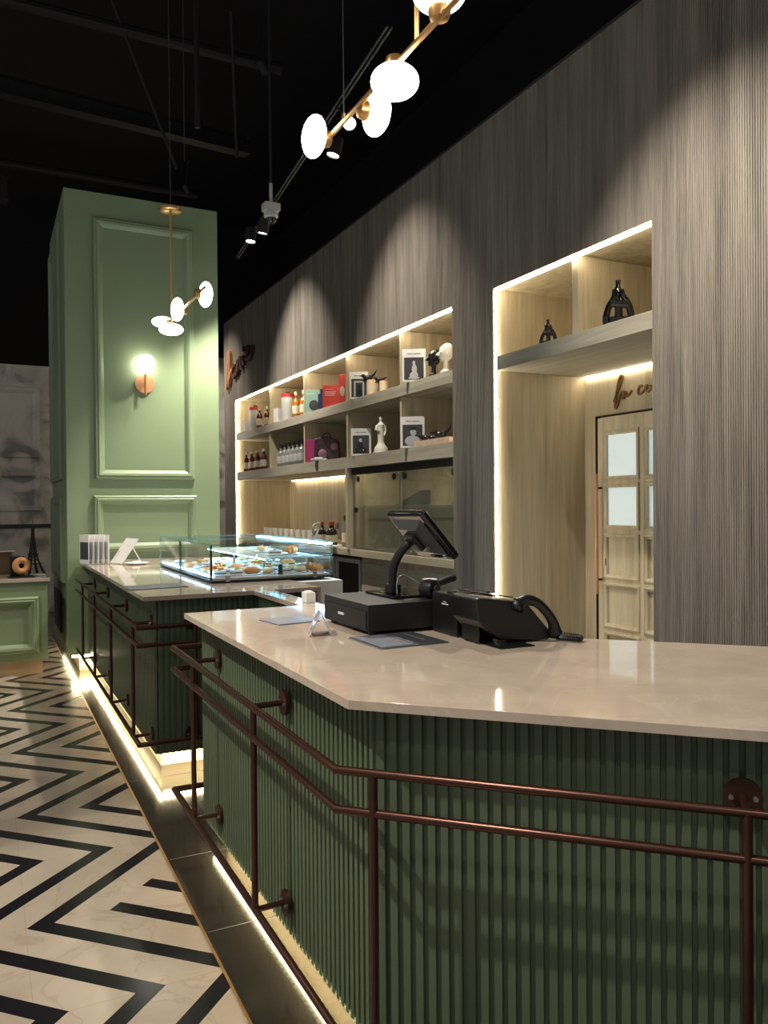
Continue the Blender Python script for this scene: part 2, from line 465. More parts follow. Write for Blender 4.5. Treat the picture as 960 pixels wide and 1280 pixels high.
MB().box(CX0+.07, CY0+.05, .122, CX0+.08, CY1-.05, .134).build('led_strip', M['led_dim'], cl, world=True)

# ceiling clutter
p = MB()
for y in (4.5, 8.5, 12.5): p.tube([(-6, y, 6.2), (3.0, y, 6.2)], .06, 10)
tag(p.build('ceiling_pipe', M['pipe']), 'dark pipes crossing under the black ceiling', 'pipe')
def beam(p0, p1, wd, ht, label):
    p0, p1 = Vector(p0), Vector(p1); d = (p1-p0)
    T = Matrix.Translation(p0) @ d.to_track_quat('X', 'Z').to_matrix().to_4x4()
    L = d.length; b = MB()
    b.box(0, -wd/2, 0, L, wd/2, .012, T=T); b.box(0, -wd/2, ht-.012, L, wd/2, ht, T=T); b.box(0, -.008, .012, L, .008, ht-.012, T=T)
    tag(b.build('ceiling_beam', M['pipe']), label, 'beam')
beam((-.6, 9.0, 5.55), (3.0, 9.8, 5.75), .16, .2, 'dark steel beam under the ceiling right of the column top')
beam((-3.0, 9.5, 4.75), (.25, 9.9, 4.75), .2, .25, 'dark steel beam at far upper left beside the column')
def rod(p0, p1, r, label, name='hanger_rod', mt='pipe'):
    tag(MB().cyl(p0, p1, r, n=10).build(name, M[mt]), label, 'rod')
rod((1.15, 8.4, 6.5), (1.9, 8.8, 5.0), .02, 'dark sloping brace below the ceiling near the left wires')
rod((2.35, 8.2, 6.5), (2.6, 8.9, 5.3), .02, 'dark sloping brace below the ceiling right of the hanging pole')
rod((1.62, 6.7, 6.55), (1.62, 6.7, 4.5), .022, 'black vertical pole hanging from the ceiling above the camera dome')

# ================================================================== RECESS FITTINGS
su = thing('shelving_unit', 'built-in pale ash shelving in the long lit recess', 'shelving', (4.2, 9.6, 0))
S1 = (2.42, 2.535); S2 = (1.752, 1.887)
for (a, c) in (S1, S2):
    MB().box(XW+.004, R1[0]+.004, a, XB-.004, R1[1]-.026, c, .002).build('shelf', M['shelf_wood'], su, world=True)
for y in (11.37, 9.93, 8.53, 7.18):
    MB().box(XW+.03, y-.02, S1[1]+.001, XB-.004, y+.02, ZR-.004, .001).build('divider', M['ash'], su, world=True)
    MB().box(XW+.03, y-.02, S2[1]+.001, XB-.004, y+.02, S1[0]-.001, .001).build('divider', M['ash'], su, world=True)
MB().box(XW+.004, 8.49, .82, XB-.004, 8.54, S2[0]-.001, .001).build('upright', M['ash'], su, world=True)
b = MB(); b.box(XW+.006, R1[0]+.004, ZR-.029, XW+.017, R1[1]-.03, ZR-.018); b.build('led_strip', M['led'], su, world=True)
b = MB(); b.box(XW+.006, R1[1]-.022, .83, XW+.02, R1[1]-.004, ZR-.018); b.build('led_strip', M['led'], su, world=True)
b = MB(); b.box(XB-.06, 8.6, S2[0]-.014, XB-.04, 12.8, S2[0]-.001); b.build('led_strip', M['led_dim'], su, world=True)
b = MB(); b.box(XW+.006, R1[0]+.004, .83, XW+.018, R1[0]+.012, ZR-.03); b.build('led_strip', M['led_dim'], su, world=True)

bc = thing('back_counter', 'low ash back counter with grey door fronts under the shelves', 'counter', (4.2, 9.6, 0))
MB().box(XW+.03, R1[0]+.004, .737, XB-.004, R1[1]-.004, .815, .003).build('worktop', M['ash_h'], bc, world=True)
MB().box(XW+.16, R1[0]+.004, .08, XB-.01, 8.42, .737).build('carcass', M['ash'], bc, world=True)
for i, (y0, y1) in enumerate(((6.15, 7.26), (7.29, 8.4))):
    MB().box(XW+.14, y0, .1, XW+.158, y1, .66, .002).build('door', M['shelf_wood'], bc, world=True)
MB().box(XW+.16, 10.1, .08, XB-.01, R1[1]-.01, .737).build('carcass', M['ash'], bc, world=True)
MB().box(XW+.18, R1[0]+.01, 0, XB-.02, 8.4, .08).build('plinth', M['blackmetal'], bc, world=True)
fr = thing('under_counter_fridge', 'steel framed dark fridge under the back counter', 'fridge', (4.2, 9.25, 0))
MB().box(XW+.2, 8.46, .02, XB-.1, 10.05, .70).build('body', M['blackmetal'], fr, world=True)
b = MB()
for (y0, y1) in ((8.5, 9.24), (9.28, 10.02)):
    b.box(XW+.17, y0, .1, XW+.198, y0+.05, .68, .003); b.box(XW+.17, y1-.05, .1, XW+.198, y1, .68, .003)
    b.box(XW+.17, y0+.05, .63, XW+.198, y1-.05, .68, .003); b.box(XW+.17, y0+.05, .1, XW+.198, y1-.05, .15, .003)
b.build('door_frame', M['lgrey'], fr, world=True)

# sliding glass cabinet
gc = thing('glass_cabinet', 'black railed sliding glass cabinet below the shelves', 'cabinet', (XW+.2, 7.35, .82))
MB().box(XW+.06, R1[0]+.02, S2[0]-.075, XW+.14, 8.48, S2[0]-.002, .003).build('track', M['blackmetal'], gc, world=True)
MB().box(XW+.06, R1[0]+.02, .816, XW+.13, 8.48, .832, .002).build('bottom_rail', M['steel'], gc, world=True)
def slider(y0, y1, x):
    o = MB().box(x, y0, .834, x+.008, y1, S2[0]-.08).build('glass_door', M['cab_glass'], gc, world=True)
    for yy in (y0+.14, y1-.14):
        MB().cyl((x-.012, yy, S2[0]-.13), (x-.001, yy, S2[0]-.13), .035, n=16).build('roller_clamp', M['black'], o, loc=(0, 0, 0))
    return o
slider(7.28, 8.45, XW+.075); slider(6.14, 7.38, XW+.105)
MB().box(XW+.066, 7.27, .834, XW+.09, 7.30, S2[0]-.08, .002).build('door_edge', M['steel'], gc, world=True)
MB().box(XW+.066, 8.44, .834, XW+.09, 8.462, S2[0]-.08, .002).build('door_edge', M['steel'], gc, world=True)
MB().cyl((XW+.05, 8.37, 1.27), (XW+.074, 8.37, 1.27), .03, n=14).build('lock', M['black'], gc, world=True)
MB().box(XW+.2, R1[0]+.03, 1.30, XB-.05, 8.47, 1.318).build('glass_shelf', M['shelf_glass'], gc, world=True)

MB().box(XW+.16, 6.16, S2[0]-.012, XW+.175, 8.44, S2[0]-.002).build('led_strip', M['led'], gc, world=True)  # unseen strip, added to brighten the inside of the cabinet

# second recess: shelf, divider, LED, door
su2 = thing('niche_shelf_unit', 'pale ash shelf across the smaller lit recess', 'shelving', (4.2, 4.6, 0))
MB().box(XW+.004, R2[0]+.004, 2.417, XB-.004, R2[1]-.03, 2.532, .002).build('shelf', M['shelf_wood'], su2, world=True)
MB().box(XW+.03, 4.464, 2.533, XB-.004, 4.525, ZR-.004, .001).build('divider', M['ash'], su2, world=True)
MB().box(XW+.006, R2[0]+.004, ZR-.029, XW+.017, R2[1]-.03, ZR-.018).build('led_strip', M['led'], su2, world=True)
MB().box(XW+.006, R2[1]-.016, .02, XW+.02, R2[1]-.004, ZR-.018).build('led_strip', M['led'], su2, world=True)
MB().box(XB-.03, R2[0]+.004, 2.402, XB-.01, R2[1]-.02, 2.416).build('led_strip', M['led_dim'], su2, world=True)

dr = struct(thing('door_1', 'pale ash door with frosted panes in the smaller recess', 'door', (XB, 4.75, 0)))
DX = XB-.05
dY0, dY1, dZ = 4.18, 5.25, 2.04
cols = [(4.79, 5.16), (4.31, 4.70)]
rows = [(1.535, 1.905), (1.125, 1.465), (.715, 1.05), (.305, .635), (.06, .225)]
b = MB()
b.box(DX, 5.16, .01, XB-.004, dY1, dZ); b.box(DX, dY0, .01, XB-.004, 4.31, dZ); b.box(DX, 4.70, .01, XB-.004, 4.79, dZ)
zs = [.01] + [v for r in rows[::-1] for v in r] + [dZ]
for c0, c1 in cols:
    for i in range(0, len(zs), 2): b.box(DX, c0, zs[i], XB-.004, c1, zs[i+1])
b.build('door_frame', M['ash'], dr, world=True)
b = MB(); g = .012
b.box(DX-.012, dY1+g, 0, XB-.004, dY1+g+.004, dZ+.02); b.box(DX-.012, dY0-g, dZ+g, XB-.004, dY1+g, dZ+g+.008)
b.build('door_gap_trim', M['iron'], dr, world=True)
Td = Matrix.Translation((DX, 0, 0)) @ Matrix(((0, 0, -1, 0), (-1, 0, 0, 0), (0, 1, 0, 0), (0, 0, 0, 1)))
pm = [(-.022, 0), (-.020, .012), (-.008, .016), (.0, .008), (.012, .004), (.014, -.02)]
for c0, c1 in cols:
    for i, (z0, z1) in enumerate(rows):
        MB().frame(pm, -c1, z0, -c0, z1, Td).build('pane_moulding', M['ash'], dr, world=True)
        MB().box(DX+.02, c0, z0, DX+.028, c1, z1).build('pane' if i < 2 else 'wood_panel', M['pane'] if i < 2 else M['ash'], dr, world=True)
hd = MB(); hd.cyl((DX-.06, 5.205, .56), (DX-.06, 5.205, 1.57), .014, n=14); h = hd.build('handle', M['copper'], dr, world=True)
b = MB()
for z in (.68, 1.45): b.cyl((DX-.06, 5.205, z), (DX, 5.205, z), .009, n=10)
b.build('handle_post', M['iron'], h, loc=(0, 0, 0))
MB().box(DX-.008, 5.15, .80, DX, 5.17, .86, .002).build('lock', M['iron'], dr, world=True)

# lettering: strokes as thick bent bars standing off the wall; u to the right (= -y), v up
def smooth_path(pts, n=6):
    out = []
    P = [Vector(p) for p in pts]
    for i in range(len(P)-1):
        p0 = P[max(i-1, 0)]; p1 = P[i]; p2 = P[i+1]; p3 = P[min(i+2, len(P)-1)]
        for k in range(n):
            t = k/n
            out.append(.5*((2*p1)+(-p0+p2)*t+(2*p0-5*p1+4*p2-p3)*t*t+(-p0+3*p1-3*p2+p3)*t**3))
    out.append(P[-1]); return out
def ribbon(mb, pts, w0, x0, x1, y_org, z_org, mi=0):
    """flat letter stroke w0 wide, between depths x0 and x1"""
    P = smooth_path([(p[0], p[1]) for p in pts], 6)
    L, R = [], []
    for i, p in enumerate(P):
        a = P[max(i-1, 0)]; c = P[min(i+1, len(P)-1)]; t = (c-a).normalized() if (c-a).length else Vector((1, 0)); nn = Vector((-t.y, t.x))
        ww = w0*.5
        L.append(p+nn*ww); R.append(p-nn*ww)
    n = len(P); vs, fs = [], []
    for i in range(n):
        for q, x in ((L[i], x0), (R[i], x0), (R[i], x1), (L[i], x1)): vs.append((x, y_org-q.x, z_org+q.y))
    for i in range(n-1):
        for j in range(4): fs.append((i*4+j, i*4+(j+1) % 4, (i+1)*4+(j+1) % 4, (i+1)*4+j))
    fs += [(0, 1, 2, 3), tuple((n-1)*4+j for j in (3, 2, 1, 0))]
    mb._add(vs, fs, mi)
sg = thing('wall_sign', 'brown script lettering high on the wall at the far end', 'sign', (XW, 12.6, 3.3))
big = [[(.00, .0), (.05, .16), (.10, .40), (.16, .60), (.21, .61), (.22, .50), (.17, .25), (.12, .05), (.20, .17), (.30, .28), (.38, .28)],
       ]
small = [[(.52, .33), (.42, .33), (.38, .22), (.43, .15), (.52, .22), (.55, .33), (.55, .20), (.62, .17)],
         [(.62, .17), (.68, .38), (.70, .22), (.78, .40), (.86, .38), (.86, .24), (.94, .25)],
         [(.98, .42), (.98, .30), (1.06, .28)],
         [(1.12, .32), (1.26, .40), (1.30, .50), (1.22, .50), (1.18, .38), (1.26, .31), (1.42, .36), (1.52, .48)]]
b = MB()
for s_ in big: ribbon(b, s_, .055, XW-.06, XW-.006, 13.44, 3.32)
b.build('capital_letter', M['copper'], sg, world=True)
b = MB()
for s_ in small: ribbon(b, s_, .055, XW-.06, XW-.006, 13.44, 3.32)
b.build('letters', M['sign'], sg, world=True)
b = MB(); b.cyl((XW-.06, 13.44-1.03, 3.32+.52), (XW-.006, 13.44-1.03, 3.32+.52), .045, n=14); b.build('letter_dot', M['sign'], sg, world=True)
sg2 = thing('door_sign', 'small bronze script lettering above the ash door', 'sign', (XB, 4.9, 2.15))
b = MB()
for s_ in ([(.0, .03), (.04, .10), (.085, .185), (.10, .225), (.085, .235), (.06, .19), (.03, .08), (.015, -.01), (.03, -.02), (.06, .04), (.085, .09), (.115, .10), (.10, .055), (.12, .05), (.14, .095), (.145, .06), (.175, .07), (.205, .10)],
           [(.325, .115), (.30, .125), (.275, .09), (.285, .06), (.315, .065), (.34, .085), (.37, .12), (.36, .08), (.39, .07), (.41, .11), (.42, .075), (.45, .085)]):
    ribbon(b, s_, .017, XB-.018, XB-.004, 5.095, 2.135)
b.build('letters', M['sign2'], sg2, world=True)

# ================================================================== COUNTERS
ZC = .894
S = math.sqrt(.5)
# near counter: base, worktop, rail
nb = thing('service_counter', 'near green ribbed counter with angled front', 'counter', (1.3, 2.2, 0))
PX, PYF = .770, 3.195
K0 = (.785, 1.634)                       # corner of the panels
K1 = (K0[0]+1.45*S, K0[1]-1.45*S)
MB().prism(rib_poly((PX+.009, PYF), (K0[0]+.01, K0[1]+.004), .029, .010, .012, -1), .07, .870).build('side_panel', M['counter_green'], nb, world=True, smooth=False)
a = (K0[0]+.007, K0[1]+.007)
MB().prism(rib_poly(a, (K1[0]+.007, K1[1]+.007), .0295, .010, .012, -1), .07, .870).build('front_panel', M['counter_green'], nb, world=True, smooth=False)
MB().prism(rib_poly((PX+.012, PYF-.01), (1.58, PYF-.01), .029, .010, .012, 1), .07, .870).build('end_panel', M['counter_green'], nb, world=True, smooth=False)
body = [(.818, PYF-.03), (.818, 1.655), (K1[0]+.03, K1[1]+.03), (2.30, 1.22), (1.58, 1.95), (1.58, PYF-.03)]
MB().prism(body, .145, .868).build('carcass', M['blackmetal'], nb, world=True)
pl = [(.845, 3.13), (.845, 1.66), (1.84, .67), (2.25, 1.17), (1.54, 1.9), (1.54, 3.13)]
MB().prism(pl, 0, .144).build('plinth', M['cream'], nb, world=True)
LZ = .057
b = MB(); b.prism([(.784, 3.10), (.793, 3.10), (.808, 1.69), (.799, 1.69)], LZ, LZ+.011)
Tg = Matrix.Translation((.80, 1.64, 0)) @ Matrix.Rotation(-PI/4, 4, 'Z'); b.box(0.03, .016, LZ, 1.35, .025, LZ+.011, T=Tg)
b.build('led_strip', M['led_plinth'], nb, world=True)
top = [(.705, 3.22), (.705, 1.60), (1.75, .555), (2.42, 1.235), (1.62, 2.035), (1.62, 3.22)]
tag(MB().prism([(x-1.3, y-2.2) for x, y in top], 0, .022, bev=.002).build('countertop', M['top'], loc=(1.3, 2.2, .872)), 'polished beige stone worktop on the near counter', 'worktop')

def rail_thing(name, label, paths_fn, zs, posts, brackets, r, loc, xy):
    t = thing(name, label, 'rail', loc)
    for z, xy in zip(zs, xy if isinstance(xy[0], list) else [xy]*len(zs)): MB().tube([(x, y, z) for x, y in xy], r, 12).build('rail', M['bronze'], t, world=True)
    for (x, y) in posts: MB().cyl((x, y, zs[-1]), (x, y, zs[0]), r*1.05, n=14).build('post', M['bronze'], t, world=True)
    for (x, y, z, dx, dy, L) in brackets:
        b = MB(); b.cyl((x, y, z), (x+dx*L, y+dy*L, z), r*.95, n=12)
        q = (x+dx*(L-.006), y+dy*(L-.006), z); e = (x+dx*(L+.004), y+dy*(L+.004), z)
        b.cyl(q, e, .036, n=24)
        k = b.build('bracket', M['bronze'], t, world=True)
        px_, py_ = -dy, dx
        for sgn in (-1, 1):
            c = (q[0]+px_*.022*sgn, q[1]+py_*.022*sgn, z)
            MB().cyl((c[0]-dx*.006, c[1]-dy*.006, z), (c[0], c[1], z), .005, n=8).build('screw', M['steel'], k, loc=(0, 0, 0))
    return t
RX = .672; r_ = .0090
rxy = [(1.50, 3.262), (RX, 3.165+.097), (RX, 1.588), (RX+1.5*S, 1.588-1.5*S)]
rxy = [(1.15, 3.20+.075), (RX, 3.20+.075), (RX, 1.590), (RX+1.45*S, 1.590-1.45*S)]
pos_d = [(RX+t*S, 1.590-t*S) for t in (.085, .815)]
posts = [(RX, 2.93), (RX, 2.19)] + pos_d
br = []
for y in (2.93, 2.19):
    for z in (.752, .172): br.append((RX, y, z, 1, 0, PX-RX-.006))
q = pos_d[1]
for z in (.752, .172): br.append((q[0], q[1], z, S, S, .075))
rail_thing('handrail', 'bronze double rail wrapping the near counter', None, (.748, .662, .172), posts, br, r_, (RX, 2.2, 0), rxy)

# far counter
fc_ = thing('display_counter', 'far green ribbed counter carrying the glass pastry case', 'counter', (1.1, 5.3, 0))
X0, Y0 = .725, 3.96
MB().prism(rib_poly((X0+.01, 6.80), (X0+.01, Y0+.01), .029, .010, .012, -1), .115, .870).build('side_panel', M['counter_green'], fc_, world=True, smooth=False)
MB().prism(rib_poly((X0+.012, Y0+.01), (1.54, Y0+.01), .029, .010, .012, -1), .115, .870).build('front_panel', M['counter_green'], fc_, world=True, smooth=False)
MB().box(X0+.03, Y0+.03, .12, 1.54, 6.80, .868).build('carcass', M['blackmetal'], fc_, world=True)
MB().box(.785, 4.15, 0, 1.50, 6.80, .12).build('plinth', M['cream'], fc_, world=True)
b = MB(); b.box(X0+.022, 4.0, .118, X0+.04, 6.78, .134); b.box(X0+.05, 4.02, .1, 1.5, 4.04, .118); b.build('led_strip', M['led_plinth'], fc_, world=True)
t2 = MB(); t2.prism([(.662-1.1, 3.9-5.3), (1.57-1.1, 3.9-5.3), (1.57-1.1, 6.82-5.3), (.662-1.1, 6.82-5.3)], 0, .022, bev=.002)
t2.box(1.548-1.1, 3.9-5.3, -.86, 1.57-1.1, 4.6-5.3, -.001, .001)
tag(t2.build('countertop', M['top'], loc=(1.1, 5.3, .872)), 'polished beige stone worktop under the glass pastry case', 'worktop')
RX2 = .632
rxy2 = [(1.15, 3.865), (RX2, 3.865), (RX2, 6.75)]
posts2 = [(RX2, y) for y in (6.30, 5.58, 4.80, 4.03)] + [(.90, 3.865)]
br2 = []
for y in (6.30, 5.58, 4.80, 4.03):
    for z in (.752, .20): br2.append((RX2, y, z, 1, 0, X0-RX2-.006))
for z in (.752, .20): br2.append((.90, 3.865, z, 0, 1, Y0-3.865-.006))
rail_thing('handrail', 'bronze double rail along the far counter below the pastry case', None, (.752, .668, .20), posts2, br2, .0085, (RX2, 5.3, 0), [rxy2, [(.905, 3.865)]+rxy2[1:], rxy2])

# low link between both counters
lk = thing('link_counter', 'narrow green ribbed ledge wall joining the two counters', 'counter', (1.25, 3.55, 0))
MB().prism(rib_poly((1.235, 3.885), (1.235, 3.235), .029, .010, .04, -1), .0, .870).build('panel', M['counter_green'], lk, world=True, smooth=False)
tag(MB().box(-.05, -.335, 0, .05, .335, .022, .002).build('countertop', M['top'], loc=(1.255, 3.56, .872)), 'narrow beige stone strip bridging the two counters', 'worktop')
sc = thing('service_cabinet', 'cream cabinet side behind the pastry case', 'cabinet', (1.72, 5.4, 0))
MB().box(1.59, 4.30, .06, 1.87, 6.78, .885, .004).build('body', M['white'], sc, world=True)
MB().box(1.62, 4.34, 0, 1.83, 6.74, .06).build('plinth', M['blackmetal'], sc, world=True)

# left counter
lc = thing('side_counter', 'panelled green counter at the left edge of the aisle', 'counter', (-.4, 7.4, 0))
MB().box(-1.4, 6.90, .11, .43, 7.9, .735, .003).build('body', M['column_green'], lc, world=True)
MB().box(-1.36, 6.93, 0, .39, 7.85, .11).build('plinth', M['beigebox'], lc, world=True)
Ts = Matrix.Translation((0, 6.90, 0)) @ Matrix.Rotation(PI/2, 4, 'X')
MB().frame(prof_c, -1.25, .17, -.50, .62, Ts).build('moulding', M['column_green'], lc, world=True)
MB().frame(prof_c, -.42, .17, .365, .62, Ts).build('moulding', M['column_green'], lc, world=True)
tag(MB().box(-.93, -.52, 0, .93, .52, .03, .003).build('countertop', M['top'], loc=(-.48, 7.4, .736)), 'beige stone worktop on the left panelled counter', 'worktop')

# ================================================================== DISPLAY CASE
cx0, cx1, cy0, cy1, cz0, cz1 = 1.105, 1.835, 4.37, 5.82, .897, 1.104
dc = thing('display_case', 'glass pastry case with cold white light on the far counter', 'display case', ((cx0+cx1)/2, (cy0+cy1)/2, cz0))
MB().box(cx0+.006, cy0+.006, cz0, cx1-.006, cy1, cz0+.009, .001).build('base_frame', M['blackmetal'], dc, world=True)
MB().box(cx0+.010, cy0+.010, cz0+.0092, cx1-.010, cy1-.004, cz0+.018).build('base_plate', M['steel'], dc, world=True)
MB().box(cx0+.015, cy0+.015, cz0+.0185, cx1-.015, cy1-.01, cz0+.026).build('deck', M['white'], dc, world=True)
def pane(x0, y0, z0, x1, y1, z1, name='glass_pane'):
    b = MB(); b.box(x0, y0, z0, x1, y1, z1)
    o = b.build(name, [M['glass'], M['glass_edge']], dc, world=True, smooth=False)
    d = (abs(x1-x0), abs(y1-y0), abs(z1-z0)); ax = d.index(min(d))
    for p in o.data.polygons:
        if abs(p.normal[ax]) < .5: p.material_index = 1
    return o
g = .008
pane(cx0, cy0, cz0+.012, cx1, cy0+g, cz1)                     # front
pane(cx0, cy0+g+.002, cz0+.012, cx0+g, 5.155, cz1)            # side, two sheets
pane(cx0, 5.160, cz0+.012, cx0+g, cy1, cz1)
pane(cx1-g, cy0+g+.002, cz0+.012, cx1, cy1, cz1)
pane(cx0, cy0, cz1+.0005, cx1, 5.155, cz1+g)                  # lids
pane(cx0, 5.160, cz1+.0005, cx1, cy1, cz1+g)
MB().box(cx0+.32, cy0+.06, 1.015, cx1-.03, cy1-.05, 1.021).build('inner_shelf', M['shelf_glass'], dc, world=True)
for (x, y) in ((cx0, cy0), (cx0, 5.1535)): MB().box(x-.001, y-.001, cz0+.012, x+.009, y+.009, cz1).build('corner_seal', M['seal'], dc, world=True)
b = MB()
for y in (4.47, 5.1, 5.7): b.cyl((cx1-.12, y, cz0+.026), (cx1-.12, y, 1.015), .008, n=10); b.cyl((cx0+.34, y, cz0+.026), (cx0+.34, y, 1.015), .008, n=10)
b.build('shelf_post', M['steel'], dc, world=True)
MB().box(cx0+.33, cy0+.065, 1.0095, cx0+.337, cy1-.06, 1.0145).build('led_strip', M['led_cold'], dc, world=True)
MB().box(cx1-.03, cy0+.05, cz1-.016, cx1-.018, cy1-.05, cz1-.004).build('led_strip', M['led_cold'], dc, world=True)
MB().box(cx0+.016, cy0+.05, cz0+.0262, cx0+.024, cy1-.03, cz0+.032).build('led_strip', M['led_cold'], dc, world=True)
for (x, y) in ((1.20, cy0-.004), (1.72, cy0-.004)):
    MB().box(x-.012, y-.008, cz0+.004, x+.012, y+.003, cz0+.04, .002).build('clamp', M['steel'], dc, world=True)
MB().box(1.41, cy0-.004, cz1-.012, 1.45, cy0+.012, cz1+.012, .002).build('lid_clip', M['steel'], dc, world=True)

crust = mat('golden_crust', (206, 132, 62), .5, var=.25, vscale=25, bump=.3)
crust2 = mat('pale_dough', (226, 196, 150), .55, var=.12, vscale=20, bump=.2)
choc = mat('chocolate', (70, 40, 28), .4, var=.2, vscale=18, bump=.2)
icing = mat('white_icing', (238, 232, 224), .4, var=.04)
lemon = mat('yellow_cream', (236, 208, 74), .4, var=.1)
berry = mat('red_berry', (170, 44, 46), .3, var=.2)
herb = mat('green_leaf', (110, 150, 60), .5, var=.2)
def p_croissant():
    b = MB(); pts, rs = [], []
    for i in range(15):
        t = -1+2*i/14; pts.append((t*.055, .02*(t*t)*1.6-.01, .024-.006*t*t)); rs.append(max(.004, .026*(1-abs(t)**1.7)*(1+.12*math.cos(i*PI))))
    b.tube(pts, rs, 12); return b.build('pastry', crust), 'golden croissant'
def p_bun():
    b = MB(); b.ell((0, 0, .022), (.036, .036, .022)); o = b.build('pastry', crust2)
    k = MB(); k.ell((0, 0, .036), (.024, .024, .010)); k.build('glaze', choc, o); return o, 'round bun with dark glaze'
def p_tart():
    b = MB(); b.lathe([(.026, 0), (.036, .02), (.037, .024), (.032, .024), (.031, .02), (.001, .019)], 24); o = b.build('pastry', crust)
    k = MB(); k.ell((0, 0, .022), (.029, .029, .010)); k.build('cream', lemon, o)
    k = MB()
    for i in range(5): k.ell((.014*math.cos(i*1.257), .014*math.sin(i*1.257), .033), (.007, .007, .007), 10, 6)
    k.build('berries', berry, o); return o, 'yellow cream tart with berries'
def p_cake():
    b = MB(); b.prism([(-.035, -.022), (.035, -.022), (.035, .022), (-.035, .022)], 0, .03, bev=.004); o = b.build('pastry', icing)
    k = MB(); k.box(-.036, -.023, .010, .036, .023, .017, .002); k.build('filling', choc, o)
    k = MB(); k.ell((0, 0, .034), (.010, .008, .006)); k.build('topping', herb, o); return o, 'white iced cake slice with leaf'
def p_roll():
    b = MB(); b.tube([(-.045, 0, .022), (-.03, 0, .023), (.03, 0, .023), (.045, 0, .022)], [.012, .022, .022, .012], 14); o = b.build('pastry', crust)
    k = MB()
    for x in (-.02, 0, .02): k.box(x-.004, -.016, .042, x+.004, .016, .0465, .001)
    k.build('icing_stripes', icing, o); return o, 'baked roll with icing stripes'
protos = [p_croissant(), p_bun(), p_tart(), p_cake(), p_roll()]
rowsP = [('front', 4.465, .925, 7, [3, 3, 4, 1, 3, 1, 0]), ('second', 4.60, .925, 7, [2, 3, 1, 3, 3, 1, 4]),
         ('third', 4.76, .925, 7, [2, 2, 4, 3, 2, 3, 3]), ('fourth', 4.94, .925, 6, [3, 2, 3, 2, 3, 4]), ('fifth', 5.22, .925, 6, [2, 3, 1, 3, 2, 3]), ('rearmost', 5.50, .925, 5, [3, 2, 3, 1, 2])]
used = set()
for rn, y, z, n, kinds in rowsP:
    xs = [cx0+.075+i*((cx1-cx0-.15)/(n-1)) for i in range(n)]
    tray = MB(); tray.box(-(cx1-cx0)/2+.035, -.05, 0, (cx1-cx0)/2-.035, .05, .004, .001)
    for sy in (-1, 1): tray.box(-(cx1-cx0)/2+.035, sy*.05-.002, .004, (cx1-cx0)/2-.035, sy*.05+.002, .008)
    tag(tray.build('pastry_tray', M['lgrey'], loc=((cx0+cx1)/2, y, .9235)), f'pale serving tray under the {rn} row of pastries', 'tray', 'trays in the pastry case')
    for i, x in enumerate(xs):
        o, desc = protos[kinds[i]]
        lab = f'{desc}, {rn} row of the glass case, {ORD[i]} from left'
        rz = random.uniform(-.3, .3)
        if kinds[i] not in used:
            used.add(kinds[i]); o.location = (x, y, .928); o.rotation_euler = (0, 0, rz); tag(o, lab, 'pastry', 'pastries in the glass case')
        else:
            tmp = dup(o, (x, y, .928), rz, lab); tag(tmp, lab, 'pastry', 'pastries in the glass case')
pu = MB(); 
for i, (x, y) in enumerate(((1.56, 4.62), (1.68, 4.66), (1.60, 4.98), (1.70, 5.2))):
    desc = ['left front', 'right front', 'left rear', 'right rear'][i]
    o = MB().lathe([(.03, 0), (.05, .006), (.052, .01), (.048, .009), (.001, .004)], 24).build('plate', M['white'], loc=(x, y, 1.0215))
    tag(o, f'small white plate on the inner glass shelf of the case, {desc}', 'plate', 'plates on the inner glass shelf')
    d = dup(protos[[3, 0, 1, 3][i]][0], (x, y, 1.0265), .4*i, f'pastry on the {desc} plate of the inner glass shelf')
    d['group'] = 'pastries in the glass case'; d['category'] = 'pastry'
tk = MB(); tk.box(-.015, -.004, 0, .015, .004, .006); tk.box(-.013, -.0015, .006, .013, .0015, .06)
o = tk.build('price_holder', M['darkgrey'], loc=(1.52, 4.40, .9235)); tag(o, 'dark price holder standing inside the pastry case', 'price holder')

# ================================================================== THINGS ON COUNTERS
Z1 = ZC+.0005
def brochure(name, label, cat, cx, cy, sx, sy, rz, dark, stripes):
    t = thing(name, label, cat, (cx, cy, Z1), rz)
    MB().box(-sx/2, -sy/2, 0, sx/2, sy/2, .0035, .0008).build('cover', dark, t)
    MB().box(-sx/2+.004, -sy/2-.003, -.0, sx/2+.003, sy/2-.004, .0).bm.free()
    b = MB()
    for (u0, v0, u1, v1) in stripes: b.box(-sx/2+u0*sx, -sy/2+v0*sy, .0036, -sx/2+u1*sx, -sy/2+v1*sy, .0040)
    b.build('print', M['grey'], t)
    return t
darkpage = mat('charcoal_print', (62, 64, 70), .3, var=.1)
bluepage = mat('slate_print', (104, 106, 116), .35, var=.2, vscale=30)
t = brochure('menu_folder', 'flat charcoal menu on clear sleeve before the cash drawer', 'menu', 1.155, 2.225, .23, .23, 0.02, darkpage,
             [(.03, .04, .06, .96), (.55, .2, .57, .8), (.80, .3, .815, .9)])
MB().box(-.105, -.10, .0036, .0, .10, .0042).build('photo', bluepage, t)
MB().box(-.125, -.125, -.0, .118, .112, .0006).build('sleeve', M['acrylic'], t, loc=(0, 0, 0))
brochure('brochure', 'grey folded brochure lying on the near counter behind the acrylic tent', 'brochure', 1.0, 2.80, .17, .16, .15, bluepage, [(.05, .05, .45, .95), (.55, .1, .95, .2)])
brochure('brochure', 'grey open brochure lying at the near edge of far counter', 'brochure', .80, 4.36, .30, .22, .1, bluepage, [(.30, .05, .55, .6), (.05, .7, .9, .8)])
tw = thing('tent_holder', 'clear acrylic tent sign holder beside the cash drawer', 'sign holder', (.985, 2.46, Z1), 4.39)
b = MB(); hh, ww, dd = .078, .05, .036
